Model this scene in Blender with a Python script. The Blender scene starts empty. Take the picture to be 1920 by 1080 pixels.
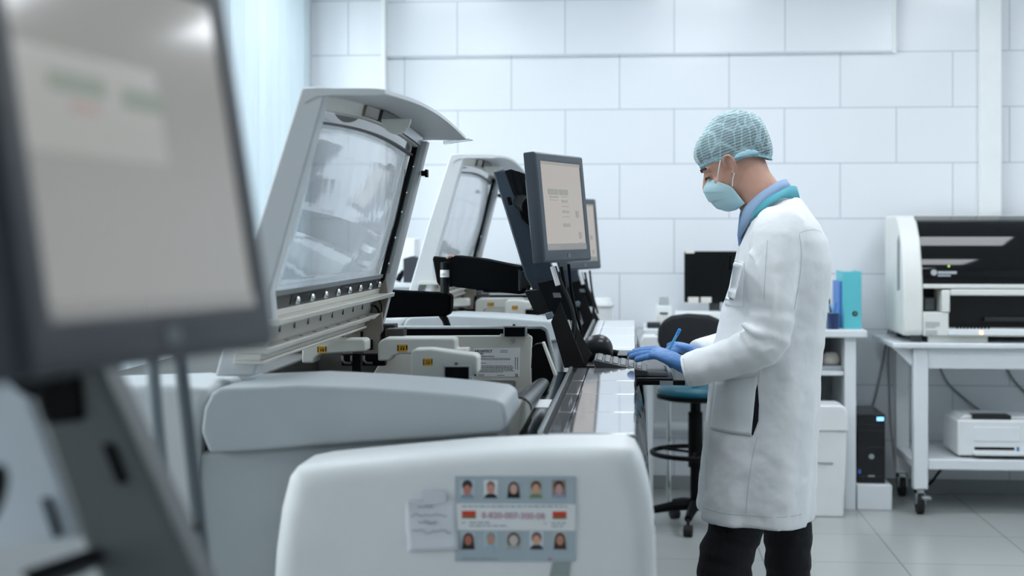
import bpy, bmesh, math, random
from mathutils import Vector, Matrix, noise as mnoise
random.seed(7)
SC = bpy.context.scene
COL = SC.collection
F = 2667.0                     # focal length in pixels of the 1920 px wide frame (50 mm)
TH = math.atan(230.0 / F)      # camera yaw from the row of machines
H = 1.45                       # camera height
PI = math.pi

def P(px, py, Y):
    """World point at depth Y that lies on the sight line of a photo pixel."""
    a = (px - 960.0) / F
    dx = a * math.cos(TH) - math.sin(TH)
    dy = a * math.sin(TH) + math.cos(TH)
    t = Y / dy
    return Vector((dx * t, Y, H - (py - 440.0) / F * t))
def X(px, Y): return P(px, 440, Y).x
def Z(py, Y, px=1190): return P(px, py, Y).z

# ------------------------------------------------------------------ materials
def lin(c):
    return tuple(((v / 255.0) / 12.92 if v / 255.0 <= .04045 else ((v / 255.0 + .055) / 1.055) ** 2.4) for v in c)
MATS = {}
def mat(name, rgb, rough=.5, metal=0.0, spec=.5, var=.04, scale=12.0, bump=0.0, bscale=200.0, coat=0.0, emit=None, estr=0.0, sheen=0.0, sss=0.0):
    if name in MATS: return MATS[name]
    m = bpy.data.materials.new(name); m.use_nodes = True
    nt = m.node_tree; b = nt.nodes['Principled BSDF']
    c = lin(rgb)
    tc = nt.nodes.new('ShaderNodeTexCoord')
    nz = nt.nodes.new('ShaderNodeTexNoise'); nz.inputs['Scale'].default_value = scale; nz.inputs['Detail'].default_value = 4
    nt.links.new(tc.outputs['Object'], nz.inputs['Vector'])
    mx = nt.nodes.new('ShaderNodeMix'); mx.data_type = 'RGBA'
    mx.inputs[6].default_value = (*[v * (1 - var) for v in c], 1); mx.inputs[7].default_value = (*[min(1, v * (1 + var)) for v in c], 1)
    nt.links.new(nz.outputs['Fac'], mx.inputs[0]); nt.links.new(mx.outputs[2], b.inputs['Base Color'])
    b.inputs['Roughness'].default_value = rough; b.inputs['Metallic'].default_value = metal
    b.inputs['Specular IOR Level'].default_value = spec
    if coat: b.inputs['Coat Weight'].default_value = coat; b.inputs['Coat Roughness'].default_value = .05
    if sheen: b.inputs['Sheen Weight'].default_value = sheen
    if sss: b.inputs['Subsurface Weight'].default_value = sss; b.inputs['Subsurface Radius'].default_value = (.01, .004, .002); b.inputs['Subsurface Scale'].default_value = .5
    if bump:
        n2 = nt.nodes.new('ShaderNodeTexNoise'); n2.inputs['Scale'].default_value = bscale; n2.inputs['Detail'].default_value = 3
        nt.links.new(tc.outputs['Object'], n2.inputs['Vector'])
        bp = nt.nodes.new('ShaderNodeBump'); bp.inputs['Strength'].default_value = bump; bp.inputs['Distance'].default_value = .01
        nt.links.new(n2.outputs['Fac'], bp.inputs['Height']); nt.links.new(bp.outputs['Normal'], b.inputs['Normal'])
    if emit:
        b.inputs['Emission Color'].default_value = (*lin(emit), 1); b.inputs['Emission Strength'].default_value = estr
    MATS[name] = m
    return m

# ------------------------------------------------------------------ mesh helpers
def newbm(): return bmesh.new()
def box(bm, a, b):
    x0, x1 = sorted((a[0], b[0])); y0, y1 = sorted((a[1], b[1])); z0, z1 = sorted((a[2], b[2]))
    v = [bm.verts.new(p) for p in ((x0, y0, z0), (x1, y0, z0), (x1, y1, z0), (x0, y1, z0), (x0, y0, z1), (x1, y0, z1), (x1, y1, z1), (x0, y1, z1))]
    for f in ((3, 2, 1, 0), (4, 5, 6, 7), (0, 1, 5, 4), (1, 2, 6, 5), (2, 3, 7, 6), (3, 0, 4, 7)): bm.faces.new([v[i] for i in f])
    return v
def hexa(bm, pts):
    """Eight corner points: bottom ring then top ring."""
    v = [bm.verts.new(p) for p in pts]
    for f in ((3, 2, 1, 0), (4, 5, 6, 7), (0, 1, 5, 4), (1, 2, 6, 5), (2, 3, 7, 6), (3, 0, 4, 7)): bm.faces.new([v[i] for i in f])
    bmesh.ops.recalc_face_normals(bm, faces=bm.faces[:])
def prism(bm, poly, ext):
    ext = Vector(ext); a = [bm.verts.new(p) for p in poly]; b = [bm.verts.new(Vector(p) + ext) for p in poly]
    n = len(a); bm.faces.new(a); bm.faces.new(b[::-1])
    for i in range(n): bm.faces.new((a[i], b[i], b[(i + 1) % n], a[(i + 1) % n]))
    bmesh.ops.recalc_face_normals(bm, faces=bm.faces[:])
def loft(bm, rings, cap=True, closed=True):
    vs = [[bm.verts.new(p) for p in r] for r in rings]
    n = len(vs[0])
    for a, b in zip(vs, vs[1:]):
        for i in range(n if closed else n - 1):
            j = (i + 1) % n
            bm.faces.new((a[i], a[j], b[j], b[i]))
    if cap and closed:
        bm.faces.new(vs[0][::-1]); bm.faces.new(vs[-1])
    bmesh.ops.recalc_face_normals(bm, faces=bm.faces[:])
    return vs
def frame_for(d):
    d = d.normalized(); up = Vector((0, 0, 1)) if abs(d.z) < .95 else Vector((1, 0, 0))
    a = d.cross(up).normalized(); return a, d.cross(a).normalized()
def tube(bm, pts, r, n=12, flat=1.0):
    pts = [Vector(p) for p in pts]; k = len(pts)
    rr = r if isinstance(r, (list, tuple)) else [r] * k
    rings = []; pa = None
    for i, p in enumerate(pts):
        d = (pts[min(i + 1, k - 1)] - pts[max(i - 1, 0)])
        a, b = frame_for(d)
        if pa is not None:
            a = (pa - d.normalized() * pa.dot(d.normalized())).normalized(); b = d.normalized().cross(a)
        pa = a
        rings.append([p + a * (rr[i] * math.cos(t)) + b * (rr[i] * flat * math.sin(t)) for t in [2 * PI * q / n for q in range(n)]])
    return loft(bm, rings)
def cyl(bm, a, b, r, r2=None, n=24): tube(bm, [a, b], [r, r if r2 is None else r2], n)
def ball(bm, c, r, seg=16, ring=10):
    rx = r if isinstance(r, (tuple, list)) else (r, r, r)
    m = Matrix.Translation(Vector(c)) @ Matrix.Diagonal((*rx, 1))
    bmesh.ops.create_uvsphere(bm, u_segments=seg, v_segments=ring, radius=1.0, matrix=m)
def spline(pts, k=6):
    """Catmull-Rom through points."""
    pts = [Vector(p) for p in pts]; out = []
    for i in range(len(pts) - 1):
        p0 = pts[max(i - 1, 0)]; p1 = pts[i]; p2 = pts[i + 1]; p3 = pts[min(i + 2, len(pts) - 1)]
        for q in range(k):
            t = q / k
            out.append(.5 * ((2 * p1) + (p2 - p0) * t + (2 * p0 - 5 * p1 + 4 * p2 - p3) * t * t + (3 * p1 - p0 - 3 * p2 + p3) * t ** 3))
    out.append(pts[-1]); return out
def mk(name, bm, m, parent=None, bev=0.0, seg=2, ang=40, sub=0):
    me = bpy.data.meshes.new(name); bm.to_mesh(me); bm.free()
    for q in (m if isinstance(m, (list, tuple)) else [m]): me.materials.append(q)
    me.shade_smooth()
    try: me.set_sharp_from_angle(angle=math.radians(ang))
    except Exception: pass
    o = bpy.data.objects.new(name, me); COL.objects.link(o)
    if parent is not None:
        o.parent = parent
        loc = Vector((0, 0, 0)); q = parent
        while q is not None: loc += q.location; q = q.parent
        o.location = -loc
    if bev:
        b = o.modifiers.new('bevel', 'BEVEL'); b.width = bev; b.segments = seg; b.limit_method = 'ANGLE'; b.angle_limit = math.radians(30)
    if sub:
        s = o.modifiers.new('sub', 'SUBSURF'); s.levels = sub; s.render_levels = sub
    return o
def qbox(name, a, b, m, parent=None, bev=0.0, seg=2):
    bm = newbm(); box(bm, a, b); return mk(name, bm, m, parent, bev, seg)
def tag(o, label, cat, group=None):
    o['label'] = label; o['category'] = cat
    if group: o['group'] = group
    return o
def struct(o): o['kind'] = 'structure'; return o
def thing(name, label, cat, loc, group=None):
    o = bpy.data.objects.new(name, None); COL.objects.link(o); o.location = loc; o.empty_display_size = .05
    return tag(o, label, cat, group)
def children(o): return [c for c in bpy.data.objects if c.parent == o]
def copy_tree(o, parent=None):
    c = o.copy(); COL.objects.link(c)
    if parent is not None: c.parent = parent
    for ch in children(o): copy_tree(ch, c)
    return c
def text_mesh(s, size, m, name, parent, origin, xdir, updir, align='LEFT', bold=0.0):
    cu = bpy.data.curves.new('txt', 'FONT'); cu.body = s; cu.size = size; cu.align_x = align; cu.offset = bold; cu.extrude = 0.00015
    o = bpy.data.objects.new('txt', cu); COL.objects.link(o)
    dg = bpy.context.evaluated_depsgraph_get()
    me = bpy.data.meshes.new_from_object(o.evaluated_get(dg))
    bpy.data.objects.remove(o); bpy.data.curves.remove(cu)
    xd = Vector(xdir).normalized(); ud = Vector(updir).normalized(); nd = xd.cross(ud)
    M = Matrix((( xd.x, ud.x, nd.x, origin[0]), (xd.y, ud.y, nd.y, origin[1]), (xd.z, ud.z, nd.z, origin[2]), (0, 0, 0, 1)))
    me.transform(M)
    bm = newbm(); bm.from_mesh(me); bpy.data.meshes.remove(me)
    return mk(name, bm, m, parent)

WHITE_PLASTIC = mat('white_plastic', (230, 234, 234), .42)
OFFWHITE = mat('offwhite_plastic', (212, 214, 208), .45)
CREAM = mat('cream_painted_metal', (208, 208, 200), .4)
GREY_COVER = mat('light_grey_cover', (174, 182, 185), .45, bump=.04, bscale=900)
LID_GREY = mat('lid_grey', (205, 210, 212), .42)
BLACK = mat('black_plastic', (7, 9, 11), .5, spec=.12)
BLACK_SATIN = mat('black_satin', (14, 18, 22), .45, spec=.2)
BLACK_MATTE = mat('matte_black', (6, 8, 10), .8, spec=.02)
BLACK_GLOSS = mat('black_gloss', (8, 11, 14), .06)
CHARCOAL = mat('charcoal_plastic', (60, 69, 78), .4)
CHARBLUE = mat('charcoal_blue_metal', (52, 66, 80), .38)
STEEL = mat('brushed_steel', (170, 176, 178), .3, metal=.9)
BROWNSTEEL = mat('grey_brown_steel', (134, 127, 118), .4, metal=.3)
DARKGREY = mat('dark_grey', (62, 66, 68), .5)
INTERIOR = mat('machine_interior', (70, 70, 67), .5)
YELLOW = mat('yellow_sticker', (222, 168, 40), .5)
INK = mat('ink_black', (24, 26, 28), .6)
PAPER = mat('paper_white', (232, 235, 236), .7)
CHROME = mat('chrome', (215, 220, 222), .12, metal=1.0)
RUBBER = mat('black_rubber', (16, 17, 18), .7)
TEAL = mat('teal_card', (92, 190, 200), .5)
BLUEPEN = mat('blue_plastic', (38, 140, 220), .35)
LIGHT_E = 9.0; WIN_FAR = 200.0; WIN_NEAR = 55.0; EXPO = 0.40; LIGHT_ROWS = (3.6, 5.2, 6.8); SCREEN_E = 0.54
# ------------------------------------------------------------------ camera
cam = bpy.data.cameras.new('camera'); co = bpy.data.objects.new('camera', cam); COL.objects.link(co)
co.location = (0, 0, H); co.rotation_euler = (PI / 2, 0, TH)
cam.sensor_width = 36; cam.lens = F * 36 / 1920.0
cam.shift_y = -100 / 1920.0
cam.clip_start = .05
cam.dof.use_dof = True; cam.dof.focus_distance = 4.25; cam.dof.aperture_fstop = 2.8
SC.camera = co

WALL_Y = 8.18; LEFT_X = X(575, WALL_Y); RIGHT_X = 3.3; NEAR_Y = -2.6; CEIL = 3.05

def brick_mat(name, rgb, joint, bw, bh, ox, oz, axis='XZ', rough=.18, msize=.0035, offset=.5):
    m = bpy.data.materials.new(name); m.use_nodes = True; nt = m.node_tree; b = nt.nodes['Principled BSDF']
    ge = nt.nodes.new('ShaderNodeNewGeometry'); sp = nt.nodes.new('ShaderNodeSeparateXYZ'); cb = nt.nodes.new('ShaderNodeCombineXYZ')
    nt.links.new(ge.outputs['Position'], sp.inputs[0])
    for k, (ch, off) in enumerate(zip(axis, (ox, oz))):
        ad = nt.nodes.new('ShaderNodeMath'); ad.operation = 'ADD'; ad.inputs[1].default_value = off
        nt.links.new(sp.outputs[ch], ad.inputs[0]); nt.links.new(ad.outputs[0], cb.inputs[k])
    br = nt.nodes.new('ShaderNodeTexBrick'); br.offset = offset; br.inputs['Scale'].default_value = 1
    br.inputs['Brick Width'].default_value = bw; br.inputs['Row Height'].default_value = bh
    br.inputs['Mortar Size'].default_value = msize; br.inputs['Mortar Smooth'].default_value = .1; br.inputs['Bias'].default_value = -.2
    c = lin(rgb); br.inputs['Color1'].default_value = (*c, 1); br.inputs['Color2'].default_value = (*[v * .97 for v in c], 1)
    br.inputs['Mortar'].default_value = (*lin(joint), 1)
    nt.links.new(cb.outputs[0], br.inputs['Vector']); nt.links.new(br.outputs['Color'], b.inputs['Base Color'])
    b.inputs['Roughness'].default_value = rough
    bp = nt.nodes.new('ShaderNodeBump'); bp.inputs['Strength'].default_value = .4; bp.inputs['Distance'].default_value = .002; bp.invert = True
    nt.links.new(br.outputs['Fac'], bp.inputs['Height']); nt.links.new(bp.outputs['Normal'], b.inputs['Normal'])
    return m
TW = 203 * WALL_Y / F; TR = 102.2 * WALL_Y / F
# a joint row lies at y = 410 px, a vertical joint of the row above it at x = 1163 px
rowz = P(1163, 410, WALL_Y).z; jx = P(1163 if False else 1264, 430, WALL_Y).x
WALLTILE = brick_mat('white_wall_tile', (228, 233, 237), (190, 197, 204), TW, TR, 20 * TW - jx, 20 * TR - rowz)
FLOORTILE = brick_mat('grey_floor_tile', (172, 176, 174), (140, 145, 145), .6, .6, 6.03, 6.2 , 'XY', .22, .004, 0.0)
PAINT = mat('white_wall_paint', (226, 230, 233), .6)
CEILM = mat('white_ceiling_paint', (232, 235, 237), .8)
BASEM = mat('grey_skirting', (150, 156, 158), .5)

def slab(name, a, b, m): return struct(qbox(name, a, b, m))
slab('floor', (LEFT_X - .3, NEAR_Y - .1, -.1), (RIGHT_X + .1, WALL_Y + .1, 0), FLOORTILE)
slab('ceiling', (LEFT_X - .3, NEAR_Y - .1, CEIL), (RIGHT_X + .1, WALL_Y + .1, CEIL + .1), CEILM)
slab('wall_back', (LEFT_X - .3, WALL_Y, 0), (RIGHT_X + .1, WALL_Y + .12, CEIL), WALLTILE)
slab('wall_right', (RIGHT_X, NEAR_Y, 0), (RIGHT_X + .12, WALL_Y, CEIL), PAINT)
slab('wall_near', (LEFT_X - .3, NEAR_Y - .12, 0), (RIGHT_X + .1, NEAR_Y, CEIL), PAINT)
# left wall with one long window
bm = newbm()
WY0, WY1, WZ0, WZ1 = -1.8, WALL_Y - .25, .55, 2.85
for a, b in (((LEFT_X - .25, NEAR_Y, 0), (LEFT_X, WALL_Y, WZ0)), ((LEFT_X - .25, NEAR_Y, WZ1), (LEFT_X, WALL_Y, CEIL)),
             ((LEFT_X - .25, NEAR_Y, WZ0), (LEFT_X, WY0, WZ1)), ((LEFT_X - .25, WY1, WZ0), (LEFT_X, WALL_Y, WZ1))): box(bm, a, b)
struct(mk('wall_left', bm, PAINT))
win = bpy.data.objects.new('window_1', None); COL.objects.link(win); win.location = (LEFT_X - .12, 3.2, WZ0); win['kind'] = 'structure'
bm = newbm(); fy = [WY0 + (WY1 - WY0) * i / 6 for i in range(7)]
for y in fy: box(bm, (LEFT_X - .18, y - .03, WZ0), (LEFT_X - .1, y + .03, WZ1))
for z in (WZ0, WZ1 - .05): box(bm, (LEFT_X - .18, WY0, z), (LEFT_X - .1, WY1, z + .05))
mk('window_frame', bm, WHITE_PLASTIC, win)
def glass_mat(name, tint, refl=.5, rough=.0, bump=0, haze=0.0, fres=1.0):
    m = bpy.data.materials.new(name); m.use_nodes = True; nt = m.node_tree
    nt.nodes.remove(nt.nodes['Principled BSDF']); out = nt.nodes['Material Output']
    tr = nt.nodes.new('ShaderNodeBsdfTransparent'); tr.inputs[0].default_value = (*tint, 1)
    gl = nt.nodes.new('ShaderNodeBsdfGlossy'); gl.inputs['Roughness'].default_value = rough
    fr = nt.nodes.new('ShaderNodeFresnel'); fr.inputs['IOR'].default_value = 1.5
    ma = nt.nodes.new('ShaderNodeMath'); ma.operation = 'MULTIPLY_ADD'; ma.inputs[1].default_value = fres; ma.inputs[2].default_value = refl; ma.use_clamp = True
    nt.links.new(fr.outputs[0], ma.inputs[0])
    mx = nt.nodes.new('ShaderNodeMixShader'); nt.links.new(ma.outputs[0], mx.inputs[0]); nt.links.new(tr.outputs[0], mx.inputs[1]); nt.links.new(gl.outputs[0], mx.inputs[2])
    last = mx
    tc = nt.nodes.new('ShaderNodeTexCoord'); mp = nt.nodes.new('ShaderNodeMapping'); mp.inputs['Scale'].default_value = (1, 1, .25)
    nt.links.new(tc.outputs['Object'], mp.inputs[0]); nz = nt.nodes.new('ShaderNodeTexNoise'); nz.inputs['Scale'].default_value = 9; nz.inputs['Detail'].default_value = 4
    nt.links.new(mp.outputs[0], nz.inputs['Vector'])
    if bump:
        bp = nt.nodes.new('ShaderNodeBump'); bp.inputs['Strength'].default_value = bump; bp.inputs['Distance'].default_value = .02
        nt.links.new(nz.outputs['Fac'], bp.inputs['Height']); nt.links.new(bp.outputs[0], gl.inputs['Normal'])
    if haze:
        df = nt.nodes.new('ShaderNodeBsdfDiffuse'); df.inputs[0].default_value = (.8, .84, .86, 1)
        rp = nt.nodes.new('ShaderNodeMapRange'); rp.inputs['From Min'].default_value = .42; rp.inputs['From Max'].default_value = .72; rp.inputs['To Min'].default_value = haze * .35; rp.inputs['To Max'].default_value = haze
        nt.links.new(nz.outputs['Fac'], rp.inputs['Value'])
        m2 = nt.nodes.new('ShaderNodeMixShader'); nt.links.new(rp.outputs[0], m2.inputs[0]); nt.links.new(mx.outputs[0], m2.inputs[1]); nt.links.new(df.outputs[0], m2.inputs[2]); last = m2
    nt.links.new(last.outputs[0], out.inputs['Surface'])
    return m
WGLASS = glass_mat('window_glass', (.97, .99, 1), 0.0)
qbox('window_pane', (LEFT_X - .145, WY0, WZ0 + .05), (LEFT_X - .14, WY1, WZ1 - .05), WGLASS, win)
qbox('window_sill', (LEFT_X - .1, WY0, WZ0 - .03), (LEFT_X + .02, WY1, WZ0), WHITE_PLASTIC, win, .005)
# skirting along the back wall
struct(qbox('baseboard_back', (LEFT_X, WALL_Y - .012, 0), (RIGHT_X, WALL_Y, .075), BASEM, None, .003))
# shallow pier on the left end of the back wall, tiled header and service duct
PY = WALL_Y - .10
struct(qbox('trim_1', (LEFT_X + .005, PY, 0), (X(718, PY), WALL_Y, CEIL), WALLTILE))
struct(qbox('trim_2', (X(714, PY - .008), PY - .008, 0), (X(722, PY - .008), WALL_Y, CEIL), WHITE_PLASTIC))
HY = WALL_Y - .03; hz = P(1000, 105, HY).z
bm = newbm(); box(bm, (X(722, HY), HY, hz), (X(1676, HY), WALL_Y, CEIL)); struct(mk('trim_3', bm, WALLTILE))
bm = newbm(); box(bm, (X(1674, HY - .006), HY - .006, hz - .004), (X(1681, HY - .006), WALL_Y, CEIL)); struct(mk('trim_4', bm, WHITE_PLASTIC))
DY = WALL_Y - .06
struct(qbox('trim_5', (X(1838, DY), DY, 1.28), (X(1879, DY), WALL_Y, CEIL), WHITE_PLASTIC, None, .006))

# vertical blinds on the left window: one slat each
SLAT = bpy.data.materials.new('blind_fabric'); SLAT.use_nodes = True
nt = SLAT.node_tree; nt.nodes.remove(nt.nodes['Principled BSDF'])
d1 = nt.nodes.new('ShaderNodeBsdfDiffuse'); d1.inputs[0].default_value = (*lin((214, 222, 226)), 1)
t1 = nt.nodes.new('ShaderNodeBsdfTranslucent'); t1.inputs[0].default_value = (*lin((206, 216, 220)), 1)
wv = nt.nodes.new('ShaderNodeTexNoise'); wv.inputs['Scale'].default_value = 300
mx = nt.nodes.new('ShaderNodeMixShader'); mx.inputs[0].default_value = .45
nt.links.new(d1.outputs[0], mx.inputs[1]); nt.links.new(t1.outputs[0], mx.inputs[2]); nt.links.new(mx.outputs[0], nt.nodes['Material Output'].inputs[0])
BX = LEFT_X + .045
bl = thing('vertical_blind', 'long pale blue vertical blind hanging over the left window', 'blind', (BX, 5.8, 2.9))
qbox('head_rail', (BX - .02, 3.3, 2.88), (BX + .02, WALL_Y - .13, 2.92), WHITE_PLASTIC, bl)
slat0 = None
n_sl = 56
for i in range(n_sl):
    y = 3.4 + i * .083
    if slat0 is None:
        bm = newbm()
        rings = []
        for z in (-2.3, 0):
            rings.append([(.006 * math.cos(q / 6 * PI - PI / 2) - .003, -.0445 + .089 * q / 6, z) for q in range(7)] + [(.006 * math.cos(q / 6 * PI - PI / 2) - .0035, -.0445 + .089 * q / 6, z) for q in range(6, -1, -1)])
        loft(bm, rings); slat0 = mk('slat', bm, SLAT, None); s = slat0
        s.parent = bl
    else:
        s = slat0.copy(); COL.objects.link(s); s.parent = bl
    s.location = (0, y - 5.8, -.02); s.rotation_euler = (0, 0, math.radians(-40 + random.uniform(-22, 22)))

# ceiling lights
LP = mat('light_diffuser', (255, 255, 255), .5, emit=(243, 248, 255), estr=LIGHT_E)
LF = WHITE_PLASTIC
k = 0
names = ['over the room end', 'over the man']
for iy, y in enumerate(LIGHT_ROWS):
    for ix, x in enumerate((-1.2, .45, 2.1)):
        t = thing('ceiling_light', 'square white recessed ceiling light panel', 'ceiling light', (x, y, CEIL), 'ceiling light panels')
        bm = newbm(); box(bm, (x - .3, y - .3, CEIL - .012), (x + .3, y + .3, CEIL - .002)); mk('diffuser', bm, LP, t)
        bm = newbm()
        for a, b in (((x - .32, y - .32), (x + .32, y - .3)), ((x - .32, y + .3), (x + .32, y + .32)), ((x - .32, y - .3), (x - .3, y + .3)), ((x + .3, y - .3), (x + .32, y + .3))):
            box(bm, (*a, CEIL - .02), (*b, CEIL))
        mk('frame', bm, LF, t)
# daylight at the window
def area(name, loc, rot, sx, sy, e, col):
    l = bpy.data.lights.new(name, 'AREA'); l.shape = 'RECTANGLE'; l.size = sx; l.size_y = sy; l.energy = e; l.color = col
    o = bpy.data.objects.new(name, l); COL.objects.link(o); o.location = loc; o.rotation_euler = rot; return o
area('daylight_window', (LEFT_X - .3, 5.7, 1.75), (0, -PI / 2, 0), 2.2, 4.6, WIN_FAR, (.95, .98, 1.0))
area('daylight_window_near', (LEFT_X - .3, .8, 1.75), (0, -PI / 2, 0), 2.2, 5.0, WIN_NEAR, (.95, .98, 1.0))
w = bpy.data.worlds.new('world'); SC.world = w; w.use_nodes = True
w.node_tree.nodes['Background'].inputs[0].default_value = (.88, .95, 1, 1); w.node_tree.nodes['Background'].inputs[1].default_value = 1.0
SC.view_settings.view_transform = 'Standard'; SC.view_settings.look = 'None'; SC.view_settings.gamma = 1.0; SC.view_settings.use_curve_mapping = False
SC.view_settings.exposure = EXPO
# ------------------------------------------------------------------ analyzer module with a raised lid
LIDGLASS = glass_mat('lid_glass', (.985, .99, 1), .05, .02, bump=.035, haze=.12, fres=.55)
CLEARFLAP = glass_mat('clear_acrylic', (.92, .95, .96), .2, .02)
def poly_xz(pxs, Y): return [P(a, b, Y) for a, b in pxs]
def build_analyzer():
    t = thing('immunoassay_analyzer', 'large light grey analyzer with raised glass lid and grey end cover, in the foreground', 'analyzer', (-.8, 3.65, 0), 'row of lab analyzers')
    Y0, Y1 = 2.85, 4.5
    # --- near end cover: rounded upper shell and recessed lower shell
    up = [(392, 850), (376, 810), (382, 765), (396, 738), (412, 727), (560, 721), (690, 727), (800, 735), (880, 742), (930, 749), (946, 757), (951, 785), (951, 802), (940, 813), (820, 822), (600, 836), (470, 846)]
    bm = newbm(); a = poly_xz(up, Y0)
    prism(bm, a, (0, .30, 0)); mk('end_cover', bm, GREY_COVER, t, .02, 5, 60)
    lo = [(372, 848), (470, 842), (600, 832), (820, 818), (935, 808), (935, 1050), (930, 1560), (360, 1560)]
    bm = newbm(); prism(bm, poly_xz(lo, Y0 + .035), (0, .26, 0)); mk('lower_cover', bm, GREY_COVER, t, .012, 3, 60)
    bl_ = [(-160, 736), (60, 728), (200, 724), (330, 720), (396, 728), (384, 760), (374, 810), (368, 900), (362, 1560), (-160, 1560)]
    bm = newbm(); prism(bm, poly_xz(bl_, Y0 + .02), (0, .26, 0)); mk('rear_cover', bm, LID_GREY, t, .018, 3, 60)
    # --- carcass
    XL, XR = -1.36, -.30
    bm = newbm(); box(bm, (XL, Y0 + .28, .06), (XR - .02, Y1 - .04, .98)); mk('carcass', bm, OFFWHITE, t, .01)
    for x in (XL + .1, XR - .15):
        for y in (Y0 + .4, Y1 - .2): bm = newbm(); cyl(bm, (x, y, 0), (x, y, .07), .03); mk('levelling_foot', bm, BLACK, t)
    # deck walls round the open well
    bm = newbm(); box(bm, (XL, Y0 + .28, .98), (XL + .40, Y1 - .04, 1.09)); mk('rear_deck', bm, INTERIOR, t, .006)
    bm = newbm(); box(bm, (XL + .4, Y0 + .3, .98), (XR - .05, Y1 - .1, 1.02)); mk('well_floor', bm, INTERIOR, t, .004)
    # far end wall: grey rim with black opening
    YF = Y1 - .05
    bm = newbm()
    outer = [(560, 612), (1018, 612), (1027, 618), (1043, 690), (1043, 735), (560, 735)]
    prism(bm, poly_xz(outer, YF), (0, .05, 0)); mk('far_rim', bm, GREY_COVER, t, .006)
    bm = newbm(); prism(bm, poly_xz([(600, 617), (1014, 617), (1022, 622), (1036, 690), (600, 690)], YF - .006), (0, .008, 0)); mk('black_opening', bm, BLACK, t)
    # identification shield inside the well
    YS = 4.18
    bm = newbm(); prism(bm, poly_xz([(757, 630), (994, 629), (998, 633), (995, 690), (996, 738), (700, 738), (700, 700), (725, 660)], YS), (0, .02, 0))
    sh = mk('shield_plate', bm, CREAM, t, .003)
    bm = newbm(); prism(bm, poly_xz([(722, 617), (757, 616), (757, 700), (722, 700)], YS + .03), (0, .06, 0)); mk('side_block', bm, INTERIOR, t, .003)
    bm = newbm(); prism(bm, poly_xz([(700, 609), (740, 608), (740, 618), (700, 619)], YS + .1), (0, .06, 0)); mk('dark_block', bm, DARKGREY, t, .003)
    bm = newbm(); c = P(962, 638.5, YS - .002); cyl(bm, c, c + Vector((0, -.004, 0)), .006); cyl(bm, c + Vector((0, -.004, 0)), c + Vector((0, -.006, 0)), .003)
    mk('screw', bm, STEEL, sh)
    lab = [(888, 653), (975, 652), (975, 706), (888, 706)]
    bm = newbm(); prism(bm, poly_xz(lab, YS - .0008), (0, .0008, 0)); lb = mk('rating_label', bm, PAPER, t)
    yl = YS - .0012
    xd, ud = (1, 0, 0), (0, 0, 1); pxm = YS / F
    def ttl(s, px, py, hpx, b=0.0):
        text_mesh(s, hpx * pxm * 1.38, INK, 'label_text', lb, P(px, py, yl), xd, ud, bold=b)
    ttl('ARCHITECT', 889.5, 660.3, 4.6, .0002); ttl('i2000SR', 892, 664.6, 3.2); ttl('PROCESSING MODULE', 896, 669, 2.2)
    bm = newbm(); rnd = random.Random(3)
    def line(px0, px1, py, th=1.0):
        p = P(px0, py, yl); q = P(px1, py, yl); box(bm, (p.x, yl, p.z - th * pxm / 2), (q.x, yl + .0003, p.z + th * pxm / 2))
    for py in (671.8, 674, 681): line(897, 897 + (60 if py < 680 else 14), py, .5)
    for k, py in enumerate((686, 688.3, 690.6, 692.9, 695.2, 697.5)):
        x = 898
        while x < 960 - (k == 5) * 22:
            w_ = rnd.uniform(2, 6); line(x, x + w_, py, .8); x += w_ + 1
    for py in (657, 660): line(938, 952, py, .8)
    for py in (702, 704): line(896, 908, py, .7)
    line(932, 946, 703.5, .8)
    for px in (966, 970):
        p = P(px, 670, yl); q = P(px, 693, yl); box(bm, (p.x, yl, q.z), (p.x + .8 * pxm, yl + .0003, p.z))
    p = P(889, 701, yl); box(bm, (p.x, yl, p.z - 4 * pxm), (p.x + 4 * pxm, yl + .0003, p.z))
    for a, b in ((0, 5), (1.5, 3.5)):
        p = P(966 + a, 701 + a, yl)
        for (u0, v0, u1, v1) in ((0, 0, b - a, .6), (0, b - a - .6, b - a, b - a), (0, 0, .6, b - a), (b - a - .6, 0, b - a, b - a)):
            box(bm, (p.x + u0 * pxm, yl, p.z - v1 * pxm), (p.x + u1 * pxm, yl + .0003, p.z - v0 * pxm))
    o = mk('fine_print', bm, INK, lb); o['kind'] = 'stuff'
    # sensor block on the shield
    def sensor(name, x0, x1, y0, y1, Y):
        bm = newbm(); prism(bm, poly_xz([(x0, y0), (x1, y0), (x1, y1), (x0, y1)], Y), (0, .05, 0)); s = mk(name, bm, BLACK, t, .002)
        w_ = 2.2
        bm = newbm()
        for q in (((x0 - w_, y0 - w_), (x1 + w_, y0 - w_), (x1 + w_, y0), (x0 - w_, y0)), ((x0 - w_, y0), (x0, y0), (x0, y1), (x0 - w_, y1)), ((x1, y0), (x1 + w_, y0), (x1 + w_, y1), (x1, y1))):
            prism(bm, poly_xz(q, Y - .004), (0, .05, 0))
        mk('sensor_frame', bm, STEEL, s)
        for x in (x0 - 5, x1 + 5): bm = newbm(); c = P(x, y1 - 1, Y); cyl(bm, c, c + Vector((0, 0, .006)), .005); mk('sensor_screw', bm, STEEL, s)
        bm = newbm(); c = P((x0 + x1) / 2 - 3, y0, Y + .02); cyl(bm, c, c + Vector((.004, 0, .01)), .004); mk('sensor_lead', bm, DARKGREY, s)
    sensor('sensor_block', 946, 984, 614, 631, YS - .01)
    sensor('sensor_block', 834, 879, 688, 712, 3.28)
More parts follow.
